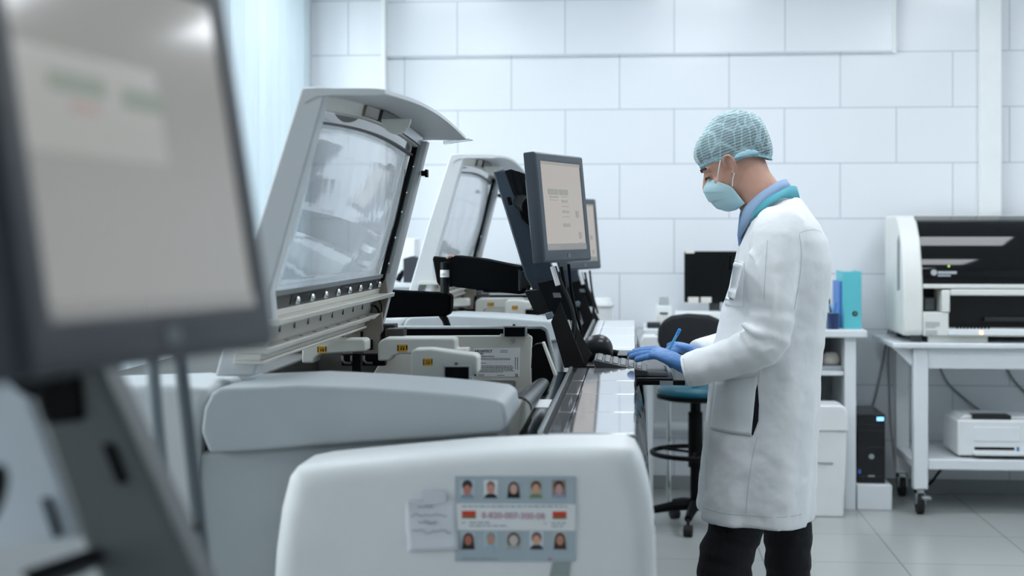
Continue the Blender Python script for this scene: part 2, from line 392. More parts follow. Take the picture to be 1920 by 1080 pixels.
    # --- robotic pipettor arms with caution stickers
    def arm(pts, Y, d, st, name='pipettor_arm'):
        bm = newbm(); prism(bm, poly_xz(pts, Y), (0, d, 0)); o = mk(name, bm, OFFWHITE, t, .009, 4, 50)
        x0, y0, x1, y1 = st
        bm = newbm(); prism(bm, poly_xz([(x0, y0), (x1, y0), (x1, y1), (x0, y1)], Y - .001), (0, .002, 0)); k = len(bm.faces)
        for (a, b, c, e) in ((0, .1, .12, .9), (.86, .1, 1, .75), (.25, .25, .75, .33), (.32, .45, .45, .8), (.55, .42, .7, .8)):
            prism(bm, poly_xz([(x0 + a * (x1 - x0), y0 + b * (y1 - y0)), (x0 + c * (x1 - x0), y0 + b * (y1 - y0)), (x0 + c * (x1 - x0), y0 + e * (y1 - y0)), (x0 + a * (x1 - x0), y0 + e * (y1 - y0))], Y - .0015), (0, .001, 0))
        for f in list(bm.faces)[k:]: f.material_index = 1
        mk('caution_sticker', bm, [YELLOW, INK], o)
        return o
    arm([(566, 681), (566, 650), (571, 641), (582, 637), (680, 635.5), (685, 640), (685, 659), (600, 664), (590, 672), (588, 681)], 3.92, .08, (595, 649, 612, 661.5))
    arm([(708, 677), (708, 646), (713, 638), (722, 634), (848, 633.5), (854, 638), (854, 655), (876, 654), (876, 664), (750, 664), (736, 668), (730, 677)], 3.98, .08, (745, 646, 764, 659))
    arm([(770, 745), (770, 662), (776, 655), (806, 654), (850, 660), (890, 665), (896, 670), (896, 700), (880, 706), (800, 712), (794, 745)], 3.34, .07, (793, 672, 811, 686))
    bm = newbm(); prism(bm, poly_xz([(660, 664), (676, 664), (676, 700), (660, 700)], 3.96), (0, .03, 0)); mk('probe_rail', bm, BLACK, t, .002)
    # --- dark inner structure below the hinge
    bm = newbm(); prism(bm, poly_xz([(430, 660), (700, 605), (712, 605), (712, 730), (430, 730)], 4.26), (0, .02, 0)); mk('inner_panel', bm, INTERIOR, t)
    for (x0, x1, y0, y1, Y, m) in ((640, 722, 664, 686, 4.10, BLACK), (652, 684, 608, 640, 4.2, DARKGREY)):
        bm = newbm(); prism(bm, poly_xz([(x0, y0), (x1, y0), (x1, y1), (x0, y1)], Y), (0, .03, 0)); mk('cable_tray', bm, m, t, .002)
    for x in (650, 667, 690): bm = newbm(); tube(bm, [P(x - 8, 668, 4.09), P(x - 8, 676, 4.08), P(x - 3, 681, 4.08), P(x + 8, 681, 4.08)], .004, 8); mk('wire', bm, DARKGREY, t)
    # hinge plate
    bm = newbm(); prism(bm, poly_xz([(650, 606), (676, 606), (684, 600), (702, 598), (716, 585), (718, 620), (712, 628), (708, 668), (694, 679), (684, 668), (680, 655), (664, 655), (660, 672), (650, 678), (642, 660)], 4.16), (0, .012, 0)); hp = mk('hinge_plate', bm, BROWNSTEEL, t, .002)
    bm = newbm(); prism(bm, poly_xz([(692, 637), (699, 637), (699, 656), (692, 656)], 4.156), (0, .006, 0)); mk('slot', bm, BLACK, hp); bm = newbm(); prism(bm, poly_xz([(676, 622), (680, 622), (680, 633), (676, 633)], 4.156), (0, .006, 0)); mk('slot', bm, BLACK, hp)
    # --- lid -----------------------------------------------------------------
    N, FY = 3.0, 4.42
    def L(s, z): return Vector((-.79 + (z - 1.32) * .253 + s, 0, z))     # point of the leaning lid plane, s = offset outwards
    def bar(bm, z0, z1, s0, s1, ya, yb, dz0=0.0):
        a, b, c, d = L(s0, z0), L(s1, z0), L(s1, z1), L(s0, z1)
        hexa(bm, [Vector((q.x, y, q.z)) for y in (ya, yb) for q in (a, b, c, d)])
    bm = newbm(); prism(bm, poly_xz([(564, 166), (572, 163), (612, 163), (608, 188), (507, 549), (512, 600), (476, 706), (402, 706), (440, 575), (489, 405)], N), (0, .05, 0))
    lid = mk('lid_frame', bm, LID_GREY, t, .006, 3, 50)
    # near-side beam was the frame itself; far-side beam and its steel fittings
    bm = newbm(); bar(bm, 1.17, 1.74, -.02, .045, FY - .05, FY); mk('far_beam', bm, LID_GREY, lid, .005)
    bm = newbm(); bar(bm, 1.31, 1.72, .005, .02, FY - .075, FY - .055); mk('gasket', bm, BLACK, lid)
    bm = newbm(); bar(bm, 1.33, 1.74, .018, .03, FY - .06, FY - .052); s = mk('steel_strip', bm, STEEL, lid)
    bm = newbm()
    bm.free()
    for z in (1.36, 1.44, 1.52, 1.58, 1.66): bm = newbm(); q = L(.02, z); ball(bm, (q.x, FY - .065, q.z), .005, 10, 6); mk('strip_screw', bm, CHROME, lid)
    q = L(.05, 1.64); bm = newbm(); box(bm, (q.x, FY - .06, q.z - .008), (q.x + .018, FY - .03, q.z + .008)); box(bm, (q.x + .012, FY - .06, q.z - .012), (q.x + .02, FY - .03, q.z + .012)); mk('latch_knob', bm, BLACK, lid, .002)
    # glass pane, slightly bowed
    bm = newbm(); ny, nz = 24, 12
    def gp(i, j, s):
        y = N + .045 + (FY - .06 - N - .045) * i / ny; z = 1.318 + (1.70 - 1.318 + .022 * math.sin(PI * i / ny)) * j / nz
        q = L(s + .012 * math.sin(PI * j / nz), z); return Vector((q.x, y, q.z))
    for s in (0.0,):
        vs = [[bm.verts.new(gp(i, j, s)) for j in range(nz + 1)] for i in range(ny + 1)]
        for i in range(ny):
            for j in range(nz): bm.faces.new((vs[i][j], vs[i + 1][j], vs[i + 1][j + 1], vs[i][j + 1]))
    g = mk('glass_pane', bm, LIDGLASS, lid)
    so = g.modifiers.new('thick', 'SOLIDIFY'); so.thickness = .003
    # arched acrylic edge and dark line under the hood
    def arch(name, z0, z1, s0, s1, m, ya=N + .045, yb=FY - .06, am=.022, parent=None, bev=0):
        bm = newbm(); rings = []
        for i in range(25):
            y = ya + (yb - ya) * i / 24; u = (y - N) / (FY - N); dz = am * math.sin(PI * u)
            rings.append([Vector((q.x, y, q.z)) for q in (L(s0, z0 + dz), L(s1, z0 + dz), L(s1, z1 + dz), L(s0, z1 + dz))])
        loft(bm, rings); return mk(name, bm, m, parent or lid, bev)
    arch('acrylic_edge', 1.692, 1.716, .0, .012, CLEARFLAP)
    arch('edge_line', 1.690, 1.694, .0, .014, DARKGREY)
    arch('latch_rail', 1.718, 1.752, .004, .02, CREAM)
    for (a, b, m) in ((.30, .42, BROWNSTEEL), (.43, .66, DARKGREY), (.70, .96, STEEL)):
        arch('latch_cover', 1.722, 1.748, .02, .028 if m is not DARKGREY else .034, m, N + a * (FY - N), N + b * (FY - N))
    # hood
    bm = newbm(); rings = []
    for i in range(33):
        u = i / 32; y = N - .003 + (FY + .043 - N) * u; dz = .024 * math.sin(PI * min(1, u)); k = u ** 1.5
        xl = -.70; xr = -.53
        zt = 1.762 + dz; rings.append([(xl - .005, y, zt - .03), (xl, y, zt - .004), (xl + .015, y, zt + .001), (xr - .02, y, zt), (xr, y, zt - .003), (xr, y, zt - .012), (xr - .02, y, zt - .014), (xl + .06, y, zt - .013), (xl + .02, y, zt - .016)])
    loft(bm, rings); mk('hood', bm, LID_GREY, lid, 0, 2, 50)
    bm = newbm(); prism(bm, [(-.60, FY + .02, 1.745), (-.52, FY + .02, 1.752), (-.508, FY + .02, 1.748), (-.60, FY + .02, 1.735)], (0, .03, 0)); mk('clear_flap', bm, CLEARFLAP, lid)
    c = Vector((-.605, 3.58, 1.745)); bm = newbm()
    prism(bm, [c + Vector((.038 * math.cos(a), 0, .04 * math.sin(a))) for a in [PI + PI * q / 20 for q in range(21)]], (0, .012, 0)); mk('half_round_guard', bm, OFFWHITE, lid, .002)
    # bottom rails: rivet strip, flanged channel
    bm = newbm(); bar(bm, 1.283, 1.316, -.005, .01, N + .05, FY - .05); mk('rivet_strip', bm, INTERIOR, lid)
    bm = newbm(); bar(bm, 1.290, 1.312, .008, .0115, N + .75, FY - .09); mk('dark_strip', bm, BLACK_SATIN, lid); bm = newbm(); bar(bm, 1.290, 1.312, .008, .0115, N + .2, N + .55); mk('dark_strip', bm, BLACK_SATIN, lid)
    for k in range(8):
        y = N + .25 + k * .152; q = L(.014, 1.298); bm = newbm(); ball(bm, (q.x, y, q.z), (.008, .010, .010), 14, 8); mk('rivet', bm, CHROME, lid)
    bm = newbm(); bar(bm, 1.316, 1.328, -.004, .016, N + .05, FY - .05); mk('pane_seal', bm, STEEL, lid)
    bm = newbm(); bar(bm, 1.255, 1.268, -.03, .05, N - .02, FY + .02); bar(bm, 1.268, 1.284, -.02, .012, N + .02, FY); mk('upper_flange', bm, CREAM, lid, .002)
    bm = newbm(); bar(bm, 1.205, 1.256, -.03, .0, N, FY - .02); ch = mk('channel', bm, CREAM, lid)
    bm = newbm(); bar(bm, 1.195, 1.207, -.03, .04, N - .02, FY); bar(bm, 1.180, 1.195, -.03, .028, N - .02, FY - .05); bar(bm, 1.173, 1.180, -.03, .036, N - .02, FY - .06); mk('lower_flange', bm, CREAM, lid, .002)
    for k in range(9):
        y = N + .2 + k * .142; q = L(.001, 1.236); bm = newbm(); box(bm, (q.x - .002, y, q.z - .009), (q.x + .0008, y + .008, q.z + .009)); mk('channel_slot', bm, DARKGREY, lid)
        q = L(.02, 1.2075); bm = newbm(); cyl(bm, (q.x, y + .02, q.z - .001), (q.x, y + .02, q.z + .0006), .005, n=12); mk('flange_hole', bm, DARKGREY, lid)
    # hinge side plate at the far end with a curved slot
    bm = newbm(); prism(bm, poly_xz([(704, 548), (722, 520), (728, 560), (716, 610), (700, 612), (694, 590)], FY - .06), (0, .008, 0)); hs = mk('hinge_side', bm, BROWNSTEEL, lid, .002)
    bm = newbm(); tube(bm, spline([P(701, 573, FY - .062), P(707, 577, FY - .062), P(711, 586, FY - .062), P(712, 596, FY - .062)]), .003, 8); mk('hinge_slot', bm, BLACK, lid); bm = newbm(); tube(bm, [P(708, 530, FY - .062), P(706, 552, FY - .062), P(715, 572, FY - .062), P(716, 600, FY - .062)], .0018, 8); mk('hinge_slot', bm, BLACK, lid)
    return t
an = build_analyzer()
an2 = copy_tree(an); an2.location.y += 2.52; an2.location.x += -.005
an2['label'] = 'farther light grey analyzer with raised lid, partly hidden behind the middle monitor'

# ------------------------------------------------------------------ sample track along the right of the analyzers
TRACKTOP = mat('mirror_track_cover', (205, 208, 212), .06, metal=.75)
t = thing('sample_track', 'long glossy sample conveyor with white rounded end cover beside the grey analyzers', 'conveyor', (-.1, 3.5, 0))
zt = H - .3905
Yn, Yf = 2.80, 4.17
# white end cover
pts = [(545, 1560), (548, 1080), (553, 1000), (563, 925), (577, 870), (590, 853), (625, 846), (700, 838), (800, 829), (900, 820), (1000, 815.5), (1100, 814), (1172, 814), (1190, 822), (1204, 850), (1217, 900), (1226, 960), (1229, 1040), (1230, 1560)]
bm = newbm(); yb = 2.80; yf = 2.62
rings = []
cx, cz = P(890, 1000, yb).x, P(890, 1000, yb).z
R_ = .04
for (y, ins) in [(yb, 0), (yb - .06, 0)] + [(yf + R_ * (1 - math.sin(a)), R_ * (1 - math.cos(a))) for a in [PI / 2 * q / 7 for q in range(8)]]:
    r = []
    base = [P(a, b, yb) for a, b in pts]
    n = len(base)
    for i, p in enumerate(base):
        q = Vector((cx + (p.x - cx) * (1 - ins / .30), 0, p.z - ins * max(0, p.z - .75) / .3)); r.append((q.x, y, max(q.z, .04)))
    rings.append(r)
loft(bm, rings); ec = mk('end_cover', bm, WHITE_PLASTIC, t, 0, 2, 40)
# conveyor top plates, near and far section
def track(Yn, Yf, seams, m, parent):
    prev = Yn
    for k, y in enumerate(seams + [Yf]):
        bm = newbm(); box(bm, (-.135, prev + .0015, zt - .02), (.0, y - .0015, zt)); mk('top_plate', bm, m, parent, .002)
        bm = newbm(); box(bm, (-.168, prev + .0015, zt - .02), (-.138, y - .0015, zt - .001)); mk('inner_plate', bm, m, parent, .001)
        prev = y
    bm = newbm(); box(bm, (-.19, Yn, zt - .03), (-.181, Yf, zt + .004)); mk('guide_rail', bm, STEEL, parent, .001)
    bm = newbm(); box(bm, (-.181, Yn, zt - .05), (-.168, Yf, zt - .012)); mk('guide_gap', bm, BLACK, parent)
    bm = newbm(); box(bm, (-.235, Yn, zt - .06), (-.19, Yf, zt - .012)); mk('black_trough', bm, BLACK_GLOSS, parent, .002)
    # bulging dark side panel
    bm = newbm(); rings = []
    prof = [(0, zt - .004), (.006, zt - .02), (.018, zt - .08), (.03, zt - .16), (.036, zt - .25), (.036, .62), (.03, .3), (.02, .06)]
    for i in range(41):
        y = Yn + (Yf - Yn) * i / 40
        rings.append([(x + .003 * math.sin(i * 1.7 + q) * (q > 1), y, z) for q, (x, z) in enumerate(prof)] + [(-.02, y, .06), (-.02, y, zt - .004)])
    loft(bm, rings); mk('side_panel', bm, BLACK_GLOSS, parent, 0, 2, 70)
    bm = newbm(); box(bm, (-.225, Yn + .02, .0), (-.03, Yf - .02, zt - .061)); mk('plinth', bm, DARKGREY, parent)
ZP = lambda y: .3905 * F / (y - 440)
track(Yn, Yf, [ZP(772), ZP(738), ZP(713)], TRACKTOP, t)
bm = newbm(); a = zt - .0115; box(bm, (-.232, 3.30, a), (-.20, 3.46, a + .0006)); mk('white_label', bm, PAPER, t)
# curved guide shell near the end cover
bm = newbm(); rings = []
for i in range(13):
    u = i / 12; y = 3.18 + .55 * u; r = .03 * (1 - .45 * u)
    rings.append([(-.262 + r * 1.1 * math.cos(a) + .02 * u, y, zt - .002 + r * math.sin(a)) for a in [PI * q / 10 for q in range(11)]] + [(-.262 + r * 1.0 * math.cos(a) + .02 * u, y, zt - .004 + r * .9 * math.sin(a)) for a in [PI * q / 10 for q in range(10, -1, -1)]])
loft(bm, rings); mk('guide_shell', bm, mat('dark_shell', (44, 48, 50), .25), t, 0, 2, 60)
# black triangular bracket with a pale slotted edge
YB = 4.06
bm = newbm(); prism(bm, poly_xz([(997, 718), (997, 652), (1003, 646), (1018, 643), (1043, 712), (1043, 718)], YB), (0, .05, 0)); tb = mk('wedge_bracket', bm, BLACK, t, .002)
bm = newbm(); prism(bm, poly_xz([(1016, 643), (1019.5, 643), (1046, 712), (1041, 712)], YB - .003), (0, .055, 0)); mk('bracket_edge', bm, OFFWHITE, tb)
t2 = thing('sample_track', 'distant white conveyor section beyond the keyboard, beside the farther analyzer', 'conveyor', (-.1, 5.5, 0))
WHITETRACK = mat('white_track_cover', (226, 230, 233), .12)
track(4.84, 6.51, [ZP(650), ZP(628), ZP(614)], WHITETRACK, t2)
# ------------------------------------------------------------------ touch monitors on arms
def rotm(yaw, pit, rol):
    return Matrix.Rotation(yaw, 4, 'Z') @ Matrix.Rotation(pit, 4, 'X') @ Matrix.Rotation(rol, 4, 'Y')
SCREEN = mat('lit_screen_beige', (40, 39, 38), .12, emit=(190, 183, 176), estr=SCREEN_E)
SCREEN2 = mat('lit_screen_pale', (40, 40, 40), .10, emit=(158, 158, 155), estr=SCREEN_E)
UI_GREY = mat('screen_grey_green', (60, 62, 60), .2, emit=(150, 152, 146), estr=SCREEN_E)
UI_LINE = mat('screen_line_grey', (60, 60, 60), .2, emit=(160, 156, 150), estr=SCREEN_E)
UI_GREEN = mat('screen_green', (60, 62, 60), .2, emit=(136, 146, 134), estr=SCREEN_E)
UI_PINK = mat('screen_pink', (62, 58, 58), .2, emit=(170, 152, 148), estr=SCREEN_E)
UI_BAR = mat('screen_taskbar', (50, 50, 50), .2, emit=(140, 140, 138), estr=SCREEN_E)
UI_LIGHT = mat('screen_window', (62, 62, 62), .2, emit=(172, 172, 168), estr=SCREEN_E)
def monitor(label, c, yaw, pit, rol, ui, housing, scr, group='touch monitors on arms', mat_bez=None):
    w, h, d = .359, .323, .05
    t = thing('touch_monitor', label, 'monitor', c, group)
    t.rotation_euler = (0, 0, 0)
    M = rotm(yaw, pit, rol)
    t.matrix_basis = Matrix.Translation(Vector(c)) @ M
    def part(name, bm, m, parent=None, bev=0, seg=3):
        o = mk(name, bm, m, None, bev, seg, 50); o.parent = parent or t; return o
    ml, mr, mt, mb = .034, .030, .026, .036
    bm = newbm()
    # bezel ring: outer, front lip and recess
    def rect(x0, x1, z0, z1, y): return [(x0, y, z0), (x1, y, z0), (x1, y, z1), (x0, y, z1)]
    W, Hh = w / 2, h / 2
    loft(bm, [rect(-W + .03, W - .03, -Hh + .03, Hh - .03, d), rect(-W, W, -Hh, Hh, d - .012), rect(-W, W, -Hh, Hh, .006), rect(-W + .006, W - .006, -Hh + .006, Hh - .006, 0),
              rect(-W + ml, W - mr, -Hh + mb, Hh - mt, .001), rect(-W + ml, W - mr, -Hh + mb, Hh - mt, .006)])
    part('housing', bm, housing, None, .004, 3)
    bm = newbm(); box(bm, (-.11, d - .002, -.1), (.11, d + .025, .1)); part('back_cover', bm, housing, None, .012, 3)
    bm = newbm(); box(bm, (-.05, d + .02, -.05), (.05, d + .04, .05)); part('mounting_plate', bm, BLACK, None, .003)
    bm = newbm(); box(bm, (-.008, -.001, -Hh + .012), (.012, .0005, -Hh + .024)); part('emblem', bm, mat('emblem_grey', (96, 102, 108), .4))
    sx0, sx1, sz0, sz1 = -W + ml, W - mr, -Hh + mb, Hh - mt
    bm = newbm(); box(bm, (sx0, .003, sz0), (sx1, .005, sz1)); s = part('screen', bm, scr)
    for (u0, v0, u1, v1, m) in ui:
        bm = newbm(); lv = .0022 if m is UI_LIGHT else .0015
        box(bm, (sx0 + u0 * (sx1 - sx0), lv, sz1 - v1 * (sz1 - sz0)), (sx0 + u1 * (sx1 - sx0), .003, sz1 - v0 * (sz1 - sz0)))
        part('screen_element', bm, m, s)
    return t
ui_mid = [(0, 0, 1, .035, UI_LINE), (0, .93, 1, 1, UI_BAR), (.03, .945, .3, .985, UI_LINE), (.14, .31, .38, .375, UI_GREY), (.42, .31, .63, .375, UI_GREY), (.17, .39, .38, .41, UI_LINE), (.17, .43, .36, .44, UI_LINE),
          (.46, .39, .60, .40, UI_LINE), (.46, .43, .60, .46, UI_LINE), (.46, .5, .62, .51, UI_LINE), (.46, .55, .62, .58, UI_LINE), (.46, .62, .62, .63, UI_LINE), (.46, .7, .62, .74, UI_LINE), (.80, .55, .87, .63, UI_LINE), (.84, .8, .9, .88, UI_LINE), (.82, .92, .92, .925, UI_LINE)]
mon = monitor('middle charcoal touch monitor, lit screen angled toward the man', (-.2086, 4.25, 1.5307), 1.2138, -.0951, -.0037, ui_mid, CHARCOAL, SCREEN)

def arm_station(near_label):
    t = thing('monitor_arm', near_label, 'monitor arm', tuple(P(1070, 690, 4.3)), 'monitor arms')
    # leaning column
    bm = newbm()
    a = [P(924, 321, 4.46), P(942, 318, 4.46), P(986, 330, 4.46), P(1040, 520, 4.44), P(1062, 585, 4.42), P(1028, 592, 4.42), P(985, 520, 4.44)]
    prism(bm, a, (0, .075, 0)); mk('column', bm, CHARBLUE, t, .006, 3)
    bm = newbm(); prism(bm, [P(946, 320, 4.455), P(958, 317, 4.455), P(986, 326, 4.455), P(998, 380, 4.455), P(972, 392, 4.455)], (0, .012, 0)); c = mk('cover_strip', bm, BLACK_SATIN, t, .002)
    for x in (959, 972):
        bm = newbm(); prism(bm, [P(x, 321, 4.453), P(x + 1.3, 321, 4.453), P(x + 18, 384, 4.453), P(x + 16.5, 384, 4.453)], (0, .003, 0)); mk('groove', bm, BLACK, c)
    bm = newbm(); prism(bm, [P(950, 370, 4.45), P(957, 369, 4.45), P(961, 383, 4.45), P(954, 384, 4.45)], (0, .02, 0)); mk('clip', bm, BLACK, t, .001)
    # tilt bracket to the monitor
    bm = newbm(); tube(bm, [P(975, 378, 4.44), P(1000, 388, 4.36), P(999, 389, 4.33)], [.024, .03, .034], 16); mk('tilt_bracket', bm, BLACK, t)
    bm = newbm(); prism(bm, [P(970, 384, 4.44), P(990, 384, 4.44), P(1004, 430, 4.42), P(992, 424, 4.42), P(978, 410, 4.44)], (0, .05, 0)); mk('bracket_web', bm, BLACK, t, .003)
    # joint with glossy clamp
    bm = newbm(); prism(bm, [P(983, 546, 4.40), P(1024, 538, 4.40), P(1046, 585, 4.40), P(1010, 590, 4.40), P(1000, 582, 4.40)], (0, .08, 0)); mk('clamp', bm, mat('glossy_black_metal', (40, 44, 46), .15, metal=.6), t, .004)
    bm = newbm(); prism(bm, [P(1006, 530, 4.38), P(1052, 520, 4.38), P(1078, 600, 4.38), P(1040, 606, 4.38)], (0, .03, 0)); mk('column_foot', bm, BLACK_SATIN, t, .004)
    bm = newbm(); prism(bm, [P(1036, 549, 4.375), P(1050, 549, 4.375), P(1053, 558, 4.375), P(1038, 558, 4.375)], (0, .002, 0)); mk('arm_label', bm, mat('grey_label', (128, 134, 138), .5), t)
    bm = newbm(); prism(bm, [P(1021, 588, 4.36), P(1035, 584, 4.36), P(1040, 596, 4.36), P(1026, 600, 4.36)], (0, .05, 0)); mk('joint_block', bm, mat('bluish_metal', (140, 156, 170), .3, metal=.5), t, .003)
    # two splayed foot plates
    bm = newbm(); prism(bm, [P(1033, 604, 4.33), P(1050, 566, 4.33), P(1098, 688, 4.24), P(1058, 690, 4.24)], (0, .012, 0)); fp = mk('foot_plate', bm, BLACK, t, .002)
    bm = newbm(); prism(bm, [P(1046, 617, 4.316), P(1049, 616, 4.316), P(1052, 629, 4.312), P(1049.5, 630, 4.312)], (0, .004, 0)); mk('slot', bm, PAPER, fp)
    bm = newbm(); prism(bm, [P(1080, 606, 4.46), P(1092, 640, 4.46), P(1110, 664, 4.44), P(1098, 688, 4.42), P(1080, 680, 4.42)], (0, .012, 0)); mk('foot_plate', bm, BLACK, t, .002)
    # cables
    for pts, r, m in (([(1040, 500, 4.36), (1048, 525, 4.35), (1066, 560, 4.34), (1076, 595, 4.33), (1074, 635, 4.33)], .006, RUBBER), ([(1052, 500, 4.4), (1064, 560, 4.4), (1078, 600, 4.4), (1078, 650, 4.4)], .005, BLACK),
                      ([(1066, 495, 4.42), (1074, 560, 4.42), (1090, 620, 4.43)], .005, BLACK), ([(1036, 500, 4.34), (1046, 535, 4.33)], .008, PAPER), ([(1064, 600, 4.36), (1072, 640, 4.36), (1082, 672, 4.36)], .006, OFFWHITE)):
        bm = newbm(); tube(bm, spline([P(*p) for p in pts], 5), r, 8); mk('cable', bm, m, t)
    bm = newbm(); prism(bm, [P(1038, 524, 4.345), P(1048, 519, 4.345), P(1056, 534, 4.345), P(1046, 538, 4.345)], (0, .02, 0)); mk('cable_clip', bm, BLACK, t, .003)
    # lower swing arm, post and tapered upper arm
    bm = newbm(); prism(bm, [P(700, 543, 4.78), P(838, 550, 4.78), P(845, 556, 4.78), P(844, 585, 4.78), P(838, 593, 4.78), P(700, 597, 4.78)], (0, .09, 0)); mk('lower_arm', bm, BLACK_MATTE, t, .014, 4)
    bm = newbm(); tube(bm, [P(828, 590, 4.8), P(835, 600, 4.8), P(840, 614, 4.8)], .012, 10); mk('cable_sleeve', bm, BLACK, t)
    bm = newbm(); cyl(bm, P(834, 556, 4.80), P(834, 492, 4.80), .0155); p = mk('post', bm, BLACK_SATIN, t)
    bm = newbm(); c0 = P(834, 520, 4.80); r = .0158
    for z0, z1 in ((P(834, 519.5, 4.8).z, P(834, 506, 4.8).z),): loft(bm, [[(c0.x + r * math.cos(a), c0.y + r * math.sin(a), z) for a in [2 * PI * q / 24 for q in range(24)]] for z in (z0, z1)])
    tg = mk('white_tag', bm, PAPER, p)
    text_mesh('ARM-1' if False else '|||||||', .010, INK, 'tag_print', p, P(826, 516, 4.782), (1, 0, 0), (0, 0, 1))
    bm = newbm(); prism(bm, [P(811, 486, 4.83), P(813, 480, 4.83), P(850, 484, 4.83), P(850, 538, 4.83), P(826, 538, 4.83), P(819, 530, 4.83)], (0, .02, 0)); mk('end_cap', bm, BLACK, t, .004)
    bm = newbm(); poly = [P(843, 481, 4.79), P(852, 479, 4.79), P(900, 485, 4.73), P(955, 497, 4.6), P(978, 503, 4.52), P(982, 510, 4.52), P(981, 543, 4.52), P(974, 552, 4.53), P(940, 549, 4.62), P(890, 543, 4.74), P(850, 538, 4.79), P(845, 532, 4.79)]
    prism(bm, poly, (.02, .07, 0)); ua = mk('upper_arm', bm, BLACK_MATTE, t, .008, 3)
    text_mesh('PROTON', .011, mat('faint_lettering', (34, 38, 40), .5), 'arm_lettering', ua, P(948, 533, 4.60), (.75, -.66, 0), (0, 0, 1))
    bm = newbm(); tube(bm, spline([P(838, 484, 4.80), P(846, 479, 4.79), P(856, 484, 4.79)], 4), .004, 8); mk('wire', bm, mat('copper_wire', (170, 132, 118), .4), t)
    bm = newbm(); cyl(bm, P(980, 545, 4.5), P(980, 500, 4.5), .014); cyl(bm, P(968, 502, 4.49), P(986, 502, 4.49), .007); mk('wrist_joint', bm, BLACK_SATIN, t)
    bm = newbm(); prism(bm, [P(976, 508, 4.47), P(996, 510, 4.44), P(1000, 536, 4.44), P(978, 542, 4.47)], (0, .03, 0)); mk('wrist_link', bm, BLACK, t, .004)
    return t
st = arm_station('black swing arm with charcoal leaning column carrying the middle monitor')
st2 = copy_tree(st); st2.location += Vector((-.01, 2.40, -.08)); st2['label'] = 'farther black swing arm, half hidden behind the middle monitor'
mon2 = copy_tree(mon)
mon2.matrix_basis = Matrix.Translation(P(1092, 438, 6.45)) @ rotm(1.17, -.09, 0)
mon2['label'] = 'farthest touch monitor, only its right edge showing beyond the middle monitor'

# ------------------------------------------------------------------ keyboard tray, keyboard and scanner
DKGREYM = mat('tray_dark_metal', (34, 38, 42), .35)
t = thing('keyboard_tray', 'black bracketed tray carrying the keyboard, below the blue gloves', 'tray', tuple(P(1200, 708, 4.15)))
KY = 4.22
XK0, XK1 = X(1112, KY), X(1290, KY); zt0 = P(1190, 703, KY).z
bm = newbm(); box(bm, (XK0 - .003, 4.19, zt0 - .012), (X(1262, KY), 4.82, zt0 - .004)); mk('tray_plate', bm, DKGREYM, t, .003)
bm = newbm(); box(bm, (-.19, 4.56, zt0 - .012), (XK0 - .002, 4.82, zt0 - .004)); mk('tray_shelf', bm, DKGREYM, t, .003)
bm = newbm(); box(bm, (X(1192, KY), 4.185, zt0 - .026), (X(1284, KY), 4.205, zt0 - .012)); mk('tray_rail', bm, BLACK, t, .002)
bm = newbm(); box(bm, (X(1237, 4.18), 4.182, zt0 - .026), (X(1262, 4.18), 4.185, zt0 - .013)); mk('tray_label', bm, mat('grey_label', (128, 134, 138), .5), t)
kb = thing('keyboard', 'black wedge keyboard seen from its end under the blue gloved hands', 'keyboard', (XK0 + .08, 4.4, zt0))
kx0, kx1 = X(1113, KY), X(1214, KY)
def ktop(x): return P(1113, 673, KY).z + (x - kx0) / (kx1 - kx0) * (P(1216, 694, KY).z - P(1113, 673, KY).z)
bm = newbm(); ya, yb_ = 4.195, 4.43
prism(bm, [(kx0, ya, ktop(kx0)), (kx1, ya, ktop(kx1)), (kx1 + .004, ya, ktop(kx1) - .012), (kx1 - .002, ya, zt0 - .003), (kx0 + .03, ya, zt0 - .003), (kx0 + .004, ya, ktop(kx0) - .022)], (0, yb_ - ya, 0)); mk('keyboard_body', bm, mat('keyboard_black', (40, 44, 48), .35), kb, .004, 3)
bm = newbm(); prism(bm, [(kx1 - .004, ya + .005, ktop(kx1) - .002), (kx1 + .055, ya + .005, zt0 + .012), (kx1 + .062, ya + .005, zt0 + .004), (kx1 + .058, ya + .005, zt0 - .003), (kx1 - .004, ya + .005, zt0 - .003)], (0, yb_ - ya - .01, 0)); mk('palm_rest', bm, mat('palm_rest_grey', (84, 90, 94), .5), kb, .005, 3)
KEYW = mat('key_white_grey', (60, 64, 68), .45)
key0 = None
sl = math.atan2(ktop(kx1) - ktop(kx0), kx1 - kx0)
for r in range(6):
    for c in range(8):
        x = kx0 + .016 + r * .0235; y = ya + .018 + c * .0268
        if x > kx1 - .01: continue
        if key0 is None:
            bm = newbm(); loft(bm, [[(-.0095, -.0112, 0), (.0095, -.0112, 0), (.0095, .0112, 0), (-.0095, .0112, 0)], [(-.0095, -.0112, .002), (.0095, -.0112, .002), (.0095, .0112, .002), (-.0095, .0112, .002)], [(-.0075, -.009, .005), (.0075, -.009, .005), (.0075, .009, .005), (-.0075, .009, .005)]])
            k_ = key0 = mk('key', bm, mat('key_charcoal', (60, 66, 70), .22), None, .001); 
        else: k_ = key0.copy(); COL.objects.link(k_)
        k_.parent = kb; k_.location = Vector((x, y, ktop(x) - .001)) - kb.location; k_.rotation_euler = (0, -sl, 0)
sc_ = thing('barcode_scanner', 'rounded black handheld scanner lying behind the keyboard', 'scanner', tuple(P(1118, 676, 4.71)))
bm = newbm(); rings = []
body = [(1086, 676, .02, .022), (1092, 668, .04, .034), (1105, 661, .046, .04), (1122, 657, .045, .04), (1136, 658, .042, .036), (1146, 664, .034, .028), (1150, 670, .02, .016)]
for px, py, rz, ry in body:
    c = P(px, py - 5, 4.71) + Vector((0, 0, .004)); rings.append([c + Vector((0, ry * math.cos(a), rz * .95 * math.sin(a))) for a in [2 * PI * q / 24 for q in range(24)]])
